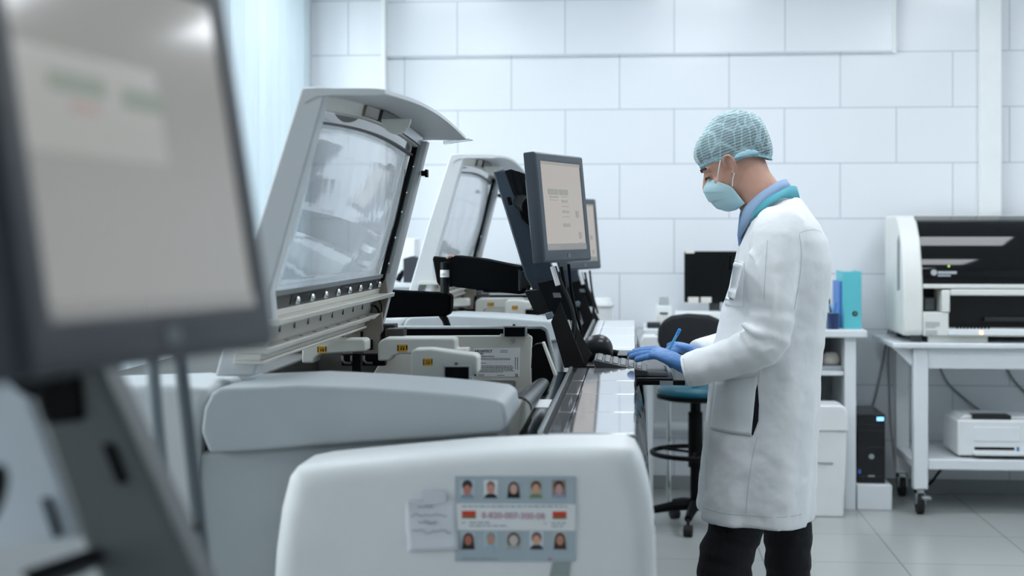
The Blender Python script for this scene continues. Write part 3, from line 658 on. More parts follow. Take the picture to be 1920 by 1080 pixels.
loft(bm, rings); sb = mk('scanner_head', bm, mat('scanner_black', (24, 26, 28), .28), sc_, 0, 2, 70, 1)
bm = newbm(); tube(bm, spline([P(1094, 665, 4.71), P(1108, 666, 4.71), P(1120, 666, 4.71)], 4), [.012] * 9, 14); mk('grip', bm, BLACK, sc_)
bm = newbm(); tube(bm, [P(1099, 660, 4.668), P(1101, 668, 4.669), P(1103, 674, 4.672)], .0018, 8); mk('painted_highlight', bm, PAPER, sc_)  # thin white sliver painted on as a glint on the shell
bm = newbm(); tube(bm, spline([P(1142, 662, 4.74), P(1152, 662, 4.74), P(1158, 664, 4.74)], 4), .012, 10); mk('scanner_tail', bm, BLACK, sc_)
# ------------------------------------------------------------------ the man in the lab coat
YM = 4.40
SKIN = mat('skin', (206, 160, 140), .5, var=.10, scale=30, sss=.08, bump=.06, bscale=250)
HAIRM = mat('dark_brown_hair', (34, 30, 28), .6, bump=.5, bscale=500)
COATM = mat('white_coat_cloth', (240, 243, 244), .85, var=.02, bump=.10, bscale=26, sheen=.1)
SHIRT = mat('light_blue_shirt', (150, 178, 210), .8)
TEALC = mat('teal_collar_cloth', (84, 168, 184), .75)
TROUS = mat('black_trousers', (11, 14, 20), .85, bump=.25, bscale=60)
GLOVE = mat('blue_nitrile_glove', (86, 136, 198), .45, var=.06, scale=60, bump=.25, bscale=90)
MASKM = mat('blue_surgical_mask', (184, 220, 228), .75, bump=.1, bscale=400)
SHOE = mat('dark_shoe', (30, 32, 36), .5)
def q(px, py, dy=0.0): return P(px, py, YM + dy)
K = YM / F
def sup(cx, cy, z, a, b, n=36, e=2.3, f0=None):
    out = []
    for i in range(n):
        t = 2 * PI * i / n; c, s = math.cos(t), math.sin(t)
        out.append(Vector((cx + a * math.copysign(abs(c) ** (2 / e), c), cy + b * math.copysign(abs(s) ** (2 / e), s), z)))
    return out
def remesh(o, v, smooth=0, fac=.5):
    m = o.modifiers.new('remesh', 'REMESH'); m.mode = 'VOXEL'; m.voxel_size = v; m.use_smooth_shade = True
    if smooth: s = o.modifiers.new('smooth', 'SMOOTH'); s.iterations = smooth; s.factor = fac
    return o
def wrinkle(o, name, size, strength, ttype='CLOUDS', mid=.5):
    tx = bpy.data.textures.new(name, ttype)
    if hasattr(tx, 'noise_scale'): tx.noise_scale = size
    if ttype == 'CLOUDS': tx.noise_depth = 2
    d = o.modifiers.new('wrinkle', 'DISPLACE'); d.texture = tx; d.strength = strength; d.mid_level = mid; d.texture_coords = 'LOCAL'
# head frame: ear canal at E, f = forward, u = up, l = toward the viewer
PIT = math.radians(29); YAWH = math.radians(4)
E0 = q(1366, 312, -.0)
fv = Vector((-math.cos(PIT) * math.cos(YAWH), math.cos(PIT) * math.sin(YAWH), -math.sin(PIT)))
uv_ = Vector((-math.sin(PIT), 0, math.cos(PIT))); uv_ = (uv_ - fv * uv_.dot(fv)).normalized()
lv_ = fv.cross(uv_)
if lv_.y > 0: lv_ = -lv_
def hd(f, u, l=0.0): return E0 + fv * f + uv_ * u + lv_ * l
skull = [(.112, -.012, -.062, .028), (.106, .012, -.085, .048), (.094, .036, -.102, .062), (.075, .055, -.112, .071), (.055, .066, -.116, .0745), (.035, .071, -.117, .076), (.024, .073, -.116, .076), (.014, .069, -.114, .0755), (.004, .066, -.112, .075), (-.010, .069, -.108, .073),
         (-.025, .074, -.102, .071), (-.045, .077, -.09, .067), (-.062, .077, -.07, .061), (-.08, .073, -.045, .053), (-.098, .066, -.02, .042), (-.11, .052, .0, .028)]
def hring(u, ff, fb, hw, n=40, e=2.25, grow=0.0):
    c = (ff + fb) / 2; a = (ff - fb) / 2 + grow; out = []
    for i in range(n):
        t = 2 * PI * i / n; ct, st_ = math.cos(t), math.sin(t)
        ee = 2.6 if ct > 0 else 2.1
        out.append(hd(c + a * math.copysign(abs(ct) ** (2 / ee), ct), u, (hw + grow) * math.copysign(abs(st_) ** (2 / ee), st_)))
    return out
person = None
# ---- body: one continuous surface (head, neck, torso, limbs)
bm = newbm()
loft(bm, [hring(*r) for r in skull])
ball(bm, hd(.078, -.018), (.014, .010, .02), 12, 8)                      # nose
tube(bm, [hd(.070, .012), hd(.084, -.012), hd(.094, -.030)], [.009, .011, .013], 12)
for s in (1, -1):
    tube(bm, [hd(.071, .021, .008 * s), hd(.070, .025, .03 * s), hd(.058, .022, .052 * s)], [.007, .008, .006], 10)     # brow
    ball(bm, hd(.064, .003, .030 * s), .0125, 12, 8)
    ball(bm, hd(.050, -.028, .046 * s), .017, 12, 8)                     # cheek
    # ear: helix, lobe and root
    tube(bm, spline([hd(.006, -.002, .074 * s), hd(.010, .014, .080 * s), hd(.0, .030, .087 * s), hd(-.014, .028, .092 * s), hd(-.021, .010, .092 * s), hd(-.016, -.010, .086 * s), hd(-.006, -.024, .080 * s), hd(.002, -.024, .076 * s)], 5), .0045, 8)
    tube(bm, spline([hd(-.004, .020, .082 * s), hd(-.011, .008, .084 * s), hd(-.006, -.010, .080 * s)], 4), .0035, 8)
    prism(bm, [hd(.004, .0, .074 * s), hd(.004, .018, .076 * s), hd(-.006, .028, .080 * s), hd(-.016, .022, .083 * s), hd(-.017, .004, .083 * s), hd(-.010, -.014, .079 * s), hd(-.002, -.024, .075 * s)], -lv_ * s * .012)
tube(bm, [hd(-.045, .0), q(1404, 340), q(1426, 372), q(1452, 412), q(1460, 450)], [.066, .070, .071, .082, .10], 28)    # neck
rings = []
for py, l, r, hd_ in ((395, 1425, 1500, .10), (420, 1410, 1522, .17), (460, 1404, 1538, .185), (540, 1392, 1535, .17), (620, 1378, 1525, .155), (700, 1366, 1520, .16), (780, 1360, 1512, .165), (840, 1372, 1500, .15)):
    a, b = q(l, py), q(r, py); rings.append(sup((a.x + b.x) / 2, YM, a.z, (b.x - a.x) / 2, hd_))
loft(bm, rings)
S1, E1, W1 = q(1456, 432, -.165), q(1440, 628, -.20), q(1284, 686, -.15)
S2, E2, W2 = q(1452, 432, .165), q(1420, 615, .20), q(1300, 664, .08)
for S, E_, W_ in ((S1, E1, W1), (S2, E2, W2)): tube(bm, [S, S.lerp(E_, .5), E_, E_.lerp(W_, .5), W_], [.05, .045, .038, .030, .026], 16)
HIPF, KNF, ANF = q(1418, 800, -.075), q(1358, 1065, -.085), q(1395, 1325, -.09)
HIPR, KNR, ANR = q(1450, 800, .075), q(1478, 1085, .09), q(1490, 1325, .09)
for A, B, C_ in ((HIPF, KNF, ANF), (HIPR, KNR, ANR)): tube(bm, [A, A.lerp(B, .5) + Vector((.012, 0, 0)), B, B.lerp(C_, .4), C_], [.068, .062, .054, .052, .036], 18)
person = mk('person', bm, SKIN); remesh(person, .0038, 3, .5)
tag(person, 'standing man in long white lab coat, hair net, mask and blue gloves, looking down', 'person')

# eyelashes, brow hair, hair under the net
bm = newbm()
for s in (1, -1): tube(bm, spline([hd(.079, .024, .010 * s), hd(.078, .030, .03 * s), hd(.064, .027, .055 * s)], 5), .0034, 6)
mk('eyebrows', bm, HAIRM, person)
bm = newbm()
for s in (1, -1):
    tube(bm, spline([hd(.078, -.001, .020 * s), hd(.0785, .001, .032 * s), hd(.067, -.001, .046 * s)], 5), .0022, 6)
    tube(bm, [hd(.077, -.001, .030 * s), hd(.083, -.004, .033 * s)], .0012, 6); tube(bm, [hd(.074, -.001, .038 * s), hd(.080, -.004, .042 * s)], .0012, 6)
mk('eyelashes', bm, HAIRM, person)
# cap geometry: elastic edge rises over the ear, low at the nape
CF = [(.074, .036), (.078, .060), (.076, .083), (.065, .100), (.045, .115), (.02, .128), (0, .139), (-.03, .149), (-.054, .153)]
CB = [(-.122, -.044), (-.142, -.020), (-.153, .015), (-.157, .045), (-.154, .075), (-.143, .10), (-.125, .122), (-.095, .142), (-.054, .153)]
CS = [(-.025, .004, .079), (-.03, .02, .086), (-.035, .045, .089), (-.04, .07, .088), (-.042, .095, .082), (-.045, .115, .072), (-.048, .13, .058), (-.052, .147, .03), (-.054, .153, .0005)]
def ctab(tab, v):
    k = max(0, min(.9999, v)) * (len(tab) - 1); i = int(k); a, b, c0, d = tab[max(i - 1, 0)], tab[i], tab[i + 1], tab[min(i + 2, len(tab) - 1)]; t = k - i
    return [.5 * (2 * y + (z - x) * t + (2 * x - 5 * y + 4 * z - w) * t * t + (3 * y - x - 3 * z + w) * t ** 3) for x, y, z, w in zip(a, b, c0, d)]
def cap_pt(t, v, grow, wr=0.0):
    c, s = math.cos(t), math.sin(t); fs, us, b = ctab(CS, v); ff, uf = ctab(CF if c > 0 else CB, v)
    e = 2.25; k = abs(c) ** (2 / e)
    wu = c * c if v > .12 else (min(1, abs(c) * 2.4) * (1 - v / .12) + c * c * v / .12 if c > 0 else c * c)
    f = fs + (ff - fs) * k; u = us + (uf - us) * wu; l = b * math.copysign(abs(s) ** (2 / e), s)
    f0, u0 = -.035, .035
    g = 1 + (grow - .009) / .10
    if wr:
        fade = min(1, (1 - v) * 6)
        g += fade * wr * (8 * mnoise.noise(Vector((t * 3.1, v * 3.5, 1.3))) * min(1, v * 5) + 4.0 * math.sin(t * 34 + 4 * math.sin(v * 6)) * max(.12, 1 - v * 3.2) * min(1, v * 12 + .2)) * .7
    return hd(f0 + (f - f0) * g, u0 + (u - u0) * (g if v > .0 else 1), l * g)
def cap_mesh(name, m, grow, wr, NT=160, NV=30, v0=0.0):
    bm = newbm(); loft(bm, [[cap_pt(2 * PI * i / NT, v0 + (1 - v0) * j / NV * .995, grow, wr) for i in range(NT)] for j in range(NV + 1)], cap=False)
    bm.faces.new([v for v in list(bm.verts)[-NT:]])
    return mk(name, bm, m, person, 0, 2, 180)
# short hair
cap_mesh('hair', HAIRM, .002, 0, 60, 16)
STUB = mat('shaved_hair_stubble', (120, 96, 84), .7, var=.2, scale=200)
# translucent net
CAPM = bpy.data.materials.new('hair_net_fabric'); CAPM.use_nodes = True; nt = CAPM.node_tree; pb = nt.nodes['Principled BSDF']
pb.inputs['Base Color'].default_value = (*lin((186, 216, 222)), 1); pb.inputs['Roughness'].default_value = .8
tc = nt.nodes.new('ShaderNodeTexCoord'); mp = nt.nodes.new('ShaderNodeMapping'); mp.inputs['Rotation'].default_value = (0, .35, 0)
nt.links.new(tc.outputs['Object'], mp.inputs[0])
wv = nt.nodes.new('ShaderNodeTexWave'); wv.wave_type = 'BANDS'; wv.bands_direction = 'Z'; wv.inputs['Scale'].default_value = 38; wv.inputs['Distortion'].default_value = 3.5; wv.inputs['Detail'].default_value = 2; wv.inputs['Detail Scale'].default_value = 1.5
nt.links.new(mp.outputs[0], wv.inputs['Vector'])
nz = nt.nodes.new('ShaderNodeTexNoise'); nz.inputs['Scale'].default_value = 16; nz.inputs['Detail'].default_value = 5; nt.links.new(tc.outputs['Object'], nz.inputs['Vector'])
w2 = nt.nodes.new('ShaderNodeTexVoronoi'); w2.feature = 'DISTANCE_TO_EDGE'; w2.inputs['Scale'].default_value = 24; nt.links.new(nz.outputs['Color'], w2.inputs['Vector'])
m2 = nt.nodes.new('ShaderNodeMapping'); m2.inputs['Scale'].default_value = (1, 1, .35); m2.inputs['Rotation'].default_value = (0, .5, 0); nt.links.new(tc.outputs['Object'], m2.inputs[0])
w3 = nt.nodes.new('ShaderNodeTexVoronoi'); w3.feature = 'DISTANCE_TO_EDGE'; w3.inputs['Scale'].default_value = 34; nt.links.new(m2.outputs[0], w3.inputs['Vector'])
mr = nt.nodes.new('ShaderNodeMapRange'); mr.inputs['From Min'].default_value = .0; mr.inputs['From Max'].default_value = .10; mr.inputs['To Min'].default_value = .28; mr.inputs['To Max'].default_value = 0; nt.links.new(w3.outputs['Distance'], mr.inputs['Value'])
ad = nt.nodes.new('ShaderNodeMath'); ad.operation = 'MULTIPLY_ADD'; ad.inputs[1].default_value = .34; nt.links.new(wv.outputs['Fac'], ad.inputs[0]); nt.links.new(mr.outputs[0], ad.inputs[2])
a2 = nt.nodes.new('ShaderNodeMath'); a2.operation = 'MULTIPLY_ADD'; a2.inputs[1].default_value = .44; a2.use_clamp = True; nt.links.new(nz.outputs['Fac'], a2.inputs[0]); nt.links.new(ad.outputs[0], a2.inputs[2])
a3 = nt.nodes.new('ShaderNodeMath'); a3.operation = 'ADD'; a3.inputs[1].default_value = .06; a3.use_clamp = True; nt.links.new(a2.outputs[0], a3.inputs[0])
nt.links.new(a3.outputs[0], pb.inputs['Alpha'])
cap_mesh('hair_net', CAPM, .009, .010)
CAPB = mat('hair_net_band', (160, 205, 216), .8, bump=.4, bscale=300)
bm = newbm(); pts = [cap_pt(2 * PI * i / 200, .0, .009 + .0016 * math.sin(i * 1.9), 0) for i in range(200)]
vs = []
for i, p in enumerate(pts): 
    o_ = (p - hd(-.02, .03)).normalized()
    vs.append([bm.verts.new(p + uv_ * .010 + o_ * .0015), bm.verts.new(p + o_ * .003 + uv_ * .004), bm.verts.new(p + o_ * .0025 - uv_ * .003), bm.verts.new(p - o_ * .003 - uv_ * .004)])
for i in range(200):
    for k in range(3): bm.faces.new((vs[i][k], vs[(i + 1) % 200][k], vs[(i + 1) % 200][k + 1], vs[i][k + 1]))
mk('net_band', bm, CAPB, person, 0, 2, 180)
# bunched gather of the net behind the ear
bm = newbm()
rg = []
for i in range(17):
    a = i / 16; tt = PI / 2 * (.98 + .46 * a); p0, p1 = cap_pt(tt, .0, .009), cap_pt(tt, .13, .009); c = p0.lerp(p1, .45) + lv_ * .002; r = .002 + .010 * math.sin(PI * (a * .92 + .04))
    rg.append([c + lv_ * (.006 * math.cos(t)) + uv_ * (r * math.sin(t) * (1 + .25 * math.sin(5 * t + i))) for t in [2 * PI * k / 14 for k in range(14)]])
loft(bm, rg); mk('net_gather', bm, mat('hair_net_gather', (170, 212, 224), .75, bump=.5, bscale=220), person, 0, 2, 180)
# mask
mid = [(.068, -.006), (.092, -.018), (.103, -.034), (.103, -.052), (.100, -.070), (.094, -.088), (.084, -.104), (.066, -.119), (.042, -.126)]
bm = newbm(); rows = []
for j in range(31):
    t = j / 30; f, u = ctab(mid, t); fr_ = (t * 4.2) % 1.0; st_ = .0045 * (fr_ - .5) if .08 < t < .93 else 0
    sf = .022 - .010 * t; su = -.060 - .062 * t; sl_ = .070 - .014 * t
    row = []
    for i in range(33):
        a = -PI / 2 + PI * i / 32; c = math.cos(a); s = math.sin(a)
        k = abs(c) ** .75
        pl = st_ * k
        row.append(hd(sf + (f - sf) * k + pl, su + (u - su) * (k ** 1.1 if j else k ** .9), math.copysign(abs(s) ** .9, s) * sl_))
    rows.append(row)
loft(bm, rows, cap=False, closed=False); mk_ = mk('surgical_mask', bm, MASKM, person, 0, 2, 180)
so = mk_.modifiers.new('thick', 'SOLIDIFY'); so.thickness = .0025; so.offset = 1; s_ = mk_.modifiers.new('s', 'SUBSURF'); s_.levels = s_.render_levels = 1
bm = newbm()
for s in (1, -1): 
    tube(bm, spline([hd(.052, -.022, .066 * s), hd(.036, .000, .078 * s), hd(.018, .022, .081 * s), hd(.006, .034, .082 * s)], 5), .0018, 8)
    tube(bm, spline([hd(.020, -.058, .071 * s), hd(.010, -.042, .077 * s), hd(-.004, -.026, .083 * s)], 5), .0018, 8)
mk('ear_loops', bm, PAPER, person)
# ---- collars
def collar(name, top, bot, m, thick=.0025):
    """top/bot: lists of (px, py, dy) from front to nape on the near side; mirrored on the far side."""
    def full(l):
        a = spline([q(*p) for p in l], 6); ymid = YM
        return a + [Vector((p.x, 2 * ymid - p.y, p.z)) for p in a[::-1]][1:]
    A, B = full(top), full(bot); bm = newbm()
    va = [bm.verts.new(p) for p in A]; vm = [bm.verts.new(p.lerp(r, .5) + Vector((0, -.002 if p.y < YM else .002, .001))) for p, r in zip(A, B)]; vb = [bm.verts.new(p) for p in B]
    for i in range(len(A) - 1):
        bm.faces.new((va[i], va[i + 1], vm[i + 1], vm[i])); bm.faces.new((vm[i], vm[i + 1], vb[i + 1], vb[i]))
    bmesh.ops.recalc_face_normals(bm, faces=bm.faces[:])
    o = mk(name, bm, m, person, 0, 2, 180); s = o.modifiers.new('t', 'SOLIDIFY'); s.thickness = thick; s.offset = 0
    return o
collar('shirt_collar', [(1391, 398, -.022), (1397, 389, -.052), (1418, 368, -.078), (1440, 352, -.080), (1462, 339, -.060), (1474, 336, -.0)],
       [(1386, 447, -.020), (1398, 428, -.066), (1412, 404, -.094), (1434, 378, -.100), (1466, 361, -.080), (1486, 356, -.0)], SHIRT, .004)
bm = newbm(); prism(bm, [q(1388, 400, -.02), q(1393, 412, -.02), q(1394, 440, -.02), q(1386, 462, -.02), q(1384, 440, -.02)], (0, .04, 0)); mk('shirt_front', bm, mat('shirt_blue_shadowed', (120, 156, 204), .8), person, .003)  # darker copy of the shirt blue, shadow below the collar put into its colour
collar('coat_collar', [(1408, 410, -.082), (1416, 394, -.098), (1434, 375, -.108), (1464, 358, -.096), (1482, 349, -.070), (1493, 350, -.0)],
       [(1406, 414, -.088), (1428, 396, -.126), (1447, 381, -.136), (1468, 371, -.120), (1486, 372, -.085), (1499, 372, -.0)], TEALC, .004)

# ---- lab coat: torso and sleeves in one cloth surface
bm = newbm(); rings = []
prof = [(370, 1452, 1496, .075), (376, 1432, 1502, .105), (388, 1416, 1510, .140), (405, 1403, 1521, .172), (425, 1397, 1536, .192), (450, 1391, 1549, .200), (490, 1380, 1556, .200), (530, 1368, 1555, .196), (570, 1357, 1551, .19), (610, 1347, 1546, .185), (650, 1338, 1542, .185), (700, 1330, 1538, .188), (760, 1325, 1534, .192), (820, 1320, 1530, .197), (880, 1316, 1527, .203), (920, 1312, 1524, .21), (955, 1308.5, 1521, .213), (967, 1308.5, 1520, .213)]
NR = 72
for py, l, r, hd_ in prof:
    a, b = q(l, py), q(r, py); ring = sup((a.x + b.x) / 2, YM, a.z, (b.x - a.x) / 2, hd_, NR, 2.35)
    low = max(0, (py - 560) / 430)
    for i, p in enumerate(ring):
        t = 2 * PI * i / NR
        w = low ** 1.3 * (.009 * math.sin(5 * t + 1.2) + .006 * math.sin(9 * t + .4 + low))
        d = Vector((math.cos(t), math.sin(t), 0)); ring[i] = p + d * w + Vector((0, 0, -.006 * low * math.cos(t) if py > 950 else 0))
    rings.append(ring)
loft(bm, rings)
sl1 = spline([q(1466, 418, -.125), q(1456, 452, -.168), q(1447, 540, -.190), q(1443, 612, -.205), q(1424, 648, -.210), q(1366, 672, -.185), q(1290, 694, -.155)], 5)
def srad(i, n, base):
    t = i / (n - 1); k = t * (len(base) - 1); a = int(min(k, len(base) - 2)); return base[a] + (base[a + 1] - base[a]) * (k - a)
n_ = len(sl1)
rad = [srad(i, n_, [.072, .078, .074, .068, .067, .056, .050]) for i in range(n_)]
for i in range(n_):
    t = i / (n_ - 1)
    if .42 < t < .95: rad[i] += .0028 * math.sin(i * 2.3)
tube(bm, sl1, rad, 28)
sl2 = spline([q(1462, 420, .125), q(1452, 455, .168), q(1432, 540, .19), q(1418, 618, .20), q(1360, 650, .15), q(1306, 666, .085)], 5)
tube(bm, sl2, [srad(i, len(sl2), [.07, .074, .068, .062, .052, .046]) for i in range(len(sl2))], 24)
# elbow folds
for a, b, c, r in (((1392, 606, -.245), (1412, 622, -.268), (1440, 632, -.270), .010), ((1398, 640, -.25), (1425, 655, -.268), (1452, 650, -.265), .011), ((1388, 622, -.24), (1404, 645, -.262), (1420, 668, -.262), .008), ((1350, 655, -.225), (1362, 672, -.236), (1366, 690, -.23), .007)):
    tube(bm, spline([q(*a), q(*b), q(*c)], 6), [r * .3] + [r] * 11 + [r * .3], 10)
for a, b, c, r in (((1402, 470, -.20), (1420, 500, -.235), (1428, 560, -.255), .007), ((1490, 470, -.16), (1486, 520, -.19), (1470, 590, -.22), .009), ((1440, 480, -.24), (1452, 540, -.262), (1448, 600, -.268), .006)):
    tube(bm, spline([q(*a), q(*b), q(*c)], 6), [r * .3] + [r] * 11 + [r * .3], 10)
coat = mk('lab_coat', bm, COATM, person); remesh(coat, .0058, 7, .5); wrinkle(coat, 'coat_wrinkle', .13, .012); wrinkle(coat, 'coat_wrinkle_fine', .035, .0035)
# patches and seams projected on the coat
def sq_(px, py, d=-.19, st=-.34):
    v = q(px, py, d); return Vector((v.x, YM + st, v.z))
def patch(name, pxs, m, off=.0022, dy=-.34, grid=14, thick=.0015):
    """Quad of four photo points (tl, tr, br, bl) laid on the coat surface."""
    tl, tr, br, bl = [sq_(p[0], p[1]) for p in pxs]; bm = newbm()
    vs = [[bm.verts.new(tl.lerp(tr, i / grid).lerp(bl.lerp(br, i / grid), j / grid)) for i in range(grid + 1)] for j in range(grid + 1)]
    for j in range(grid):
        for i in range(grid): bm.faces.new((vs[j][i], vs[j + 1][i], vs[j + 1][i + 1], vs[j][i + 1]))
    o = mk(name, bm, m, person, 0, 2, 180)
    s = o.modifiers.new('wrap', 'SHRINKWRAP'); s.target = coat; s.wrap_method = 'PROJECT'; s.use_project_y = True; s.use_negative_direction = False; s.use_positive_direction = True; s.offset = off; s.wrap_mode = 'ABOVE_SURFACE'
    t = o.modifiers.new('t', 'SOLIDIFY'); t.thickness = thick; t.offset = 0
    return o
def seam(pts, w=1.2, m=None):
    a = [Vector((p[0], p[1], 0)) for p in pts]; sp = spline(a, 8); bm = newbm(); L_ = []
    for i, p in enumerate(sp):
        d = (sp[min(i + 1, len(sp) - 1)] - sp[max(i - 1, 0)]).normalized(); nrm = Vector((-d.y, d.x, 0)) * w / 2
        L_.append((bm.verts.new(sq_(p.x + nrm.x, p.y + nrm.y)), bm.verts.new(sq_(p.x - nrm.x, p.y - nrm.y))))
    for a_, b_ in zip(L_, L_[1:]): bm.faces.new((a_[0], b_[0], b_[1], a_[1]))
    o = mk('seam', bm, m or SEAM, person, 0, 2, 180)
    s = o.modifiers.new('wrap', 'SHRINKWRAP'); s.target = coat; s.wrap_method = 'PROJECT'; s.use_project_y = True; s.use_negative_direction = False; s.use_positive_direction = True; s.offset = .0008; s.wrap_mode = 'ABOVE_SURFACE'
    return o
SEAM = mat('seam_thread', (206, 213, 217), .85)
COATP = mat('coat_patch_cloth', (240, 244, 246), .85, var=.02)
patch('side_opening', [(1411, 760), (1417, 726), (1423, 770), (1412, 818)], TROUS, .003, -.34, 10, .001) if False else None
bm = newbm(); ol = [(1421, 720), (1423.5, 760), (1422, 790), (1412, 817), (1409, 815), (1409, 780), (1413, 748)]
vs = [bm.verts.new(sq_(a, b)) for a, b in ol]; c_ = bm.verts.new(sq_(1416, 775))
for i in range(len(vs)): bm.faces.new((vs[i], vs[(i + 1) % len(vs)], c_))
bmesh.ops.subdivide_edges(bm, edges=bm.edges[:], cuts=3, use_grid_fill=True)
o = mk('side_opening', bm, TROUS, person, 0, 2, 180); s = o.modifiers.new('wrap', 'SHRINKWRAP'); s.target = coat; s.wrap_method = 'PROJECT'; s.use_project_y = True; s.use_positive_direction = True; s.offset = .002; s.wrap_mode = 'ABOVE_SURFACE'
patch('side_pocket', [(1346, 722), (1420, 706), (1409, 818), (1336, 812)], COATP, .0025)
for pts in ([(1497, 437), (1515, 432), (1532, 431), (1547, 436)], [(1420, 820), (1412, 850), (1404, 900), (1398, 962)], [(1424, 690), (1423, 720)], [(1497, 440), (1502, 480), (1497, 530), (1486, 580)], [(1322, 962), (1400, 966), (1505, 968)], [(1428, 560), (1432, 500), (1436, 450)]): seam(pts)
# chest pocket with a dark pen clip (the pocket lies on the chest side)
patch('chest_pocket', [(1385, 492), (1400, 492), (1396, 578), (1366, 577)], COATP, .002)
bm = newbm(); a = q(1370, 480, -.150); tube(bm, [a, a + Vector((-.004, 0, -.04))], .0048, 10); mk('pocket_pen', bm, BLACK, person)
# cuff edges
bm = newbm(); d = (sl1[-1] - sl1[-3]).normalized(); aa, bb = frame_for(d)
rg = []
for k, r in ((-.004, .0465), (.006, .0475), (.006, .044), (-.010, .042)): rg.append([sl1[-1] + d * k + aa * r * math.cos(t) + bb * r * math.sin(t) for t in [2 * PI * i / 32 for i in range(32)]])
loft(bm, rg, cap=False); mk('cuff', bm, COATM, person, 0, 2, 60)
# ---- trousers and shoes
bm = newbm()
for A, B, C_, r in ((HIPF, KNF, ANF, (.078, .076, .083, .072, .058)), (HIPR, KNR, ANR, (.078, .076, .070, .066, .056))):
    pts = spline([A, A.lerp(B, .55) + Vector((.015, 0, 0)), B, B.lerp(C_, .5), C_], 9); n = len(pts)
    rr = [srad(i, n, r) + (.0035 * math.sin(i * 2.1) if 12 < i < 26 else .0015 * math.sin(i * 1.3)) for i in range(n)]
    tube(bm, pts, rr, 26)
a, b = q(1368, 760), q(1508, 760); c, d_ = q(1372, 850), q(1502, 850)
loft(bm, [sup((a.x + b.x) / 2, YM, a.z, (b.x - a.x) / 2 - .02, .15), sup((c.x + d_.x) / 2, YM, c.z, (d_.x - c.x) / 2 - .03, .14)])
tr = mk('trousers', bm, TROUS, person); remesh(tr, .006, 3); wrinkle(tr, 'trouser_wrinkle', .05, .008)
for A in (ANF, ANR):
    bm = newbm(); rings = []
    for k, (dx, w_, h_) in enumerate(((.075, .028, .05), (.05, .038, .085), (.0, .042, .10), (-.06, .046, .07), (-.13, .045, .05), (-.175, .034, .036), (-.195, .012, .02))):
        rings.append([Vector((A.x + dx, A.y + w_ * math.cos(t), max(.0, h_ * .5 + h_ * .55 * math.sin(t)))) for t in [2 * PI * i / 18 for i in range(18)]])
    loft(bm, rings); mk('shoe', bm, SHOE, person, 0, 2, 60, 1)
# ---- gloved hands
def glove(W, d, up, side, curls, spread, lens, thumb, palm=.088, name='glove', pscale=1.0, th=1.0):
    """W wrist, d toward the fingers, up back-of-hand normal, side toward the index finger."""
    d = d.normalized(); side = (side - d * side.dot(d)).normalized(); up = d.cross(side); 
    if up.z < 0: up = -up
    bm = newbm(); rings = []
    for (t, w, h, o) in ((-.055, .029, .026, -.002), (-.02, .029, .025, 0), (.0, .031, .023, .001), (.03, .039, .020, .003), (.06, .043, .017, .003), (.085, .042, .0145, .001), (.094, .038, .011, -.001)):
        rings.append([W + d * t + up * (o + h * math.sin(a)) + side * (w * math.cos(a)) for a in [2 * PI * k / 22 for k in range(22)]])
    loft(bm, rings)
    for k in range(4):                   # index, middle, ring, little
        s0 = (.030, .0105, -.010, -.029)[k]; base = W + d * (palm - .004 - (.0, .0, .003, .011)[k]) + side * s0 + up * .001
        pts = [base - d * .02, base]; cur = base; ang = 0; dirs = d + side * spread * (1.5 - k) / 1.5 * .18
        seg = [lens[k] * v for v in (.42, .32, .26)]
        for j in range(3):
            ang += curls[k][j]; v = (dirs.normalized() * math.cos(ang) - up * math.sin(ang)); cur = cur + v * seg[j]; pts.append(cur)
        sp = spline(pts, 4); n = len(sp); r0 = (.0114, .0118, .0112, .0100)[k]
        tube(bm, sp, [r0 * (1.05 - .22 * i / (n - 1)) + (.0007 if i in (8, 12) else 0) for i in range(n)], 14); ball(bm, pts[-1], r0 * .83, 12, 8)
    b0 = W + d * .022 + side * .026 - up * .006; pts = [b0] + [W + d * x + side * y + up * z for x, y, z in thumb]; sp = spline(pts, 5); n = len(sp)
    tube(bm, sp, [.0165 - .0065 * i / (n - 1) for i in range(n)], 14); ball(bm, pts[-1], .0098, 12, 8)
    o = mk(name, bm, GLOVE, person); remesh(o, .0022, 4, .5); wrinkle(o, 'glove_wrinkle' + name, .014, .0022)
    return o
Wn = q(1276, 682, -.155)
tipn = q(1180, 676, -.13)
glove(Wn, (q(1226, 660, -.14) - Wn), Vector((0, 0, 1)), Vector((.05, 1, .25)), [(.44, .12, .05), (.46, .12, .06), (.50, .10, .06), (.54, .10, .04)], .14, (.072, .080, .074, .060), ((.045, .042, -.012), (.07, .046, -.02), (.092, .042, -.026)), name='left_glove')
Wf = q(1306, 664, .06)
glove(Wf, (q(1256, 646, .0) - Wf), Vector((0, 0, 1)), Vector((0, -1, .1)), [(.7, .9, .6), (.8, 1.0, .6), (.9, 1.0, .6), (.9, 1.0, .6)], .1, (.070, .076, .070, .056), ((.05, .040, .0), (.075, .040, .004), (.098, .030, .0)), name='right_glove')
# pen held in the right hand
pn = thing('pen', 'blue ballpoint pen upright in the gloved right hand', 'pen', tuple(q(1257, 650, -.03)))
a, b = q(1256, 652, -.03), q(1274, 619, -.03); dd = (b - a)
bm = newbm(); cyl(bm, a - dd * .25, a + dd * .72, .0042, n=14); mk('pen_barrel', bm, mat('pen_light_blue', (86, 176, 232), .3), pn)
bm = newbm(); cyl(bm, a + dd * .72, b, .0052, n=14); ball(bm, b, .0052, 12, 8); mk('pen_cap', bm, BLUEPEN, pn)
bm = newbm(); cyl(bm, a - dd * .42, a - dd * .25, .001, .0042, n=12); mk('pen_tip', bm, STEEL, pn)
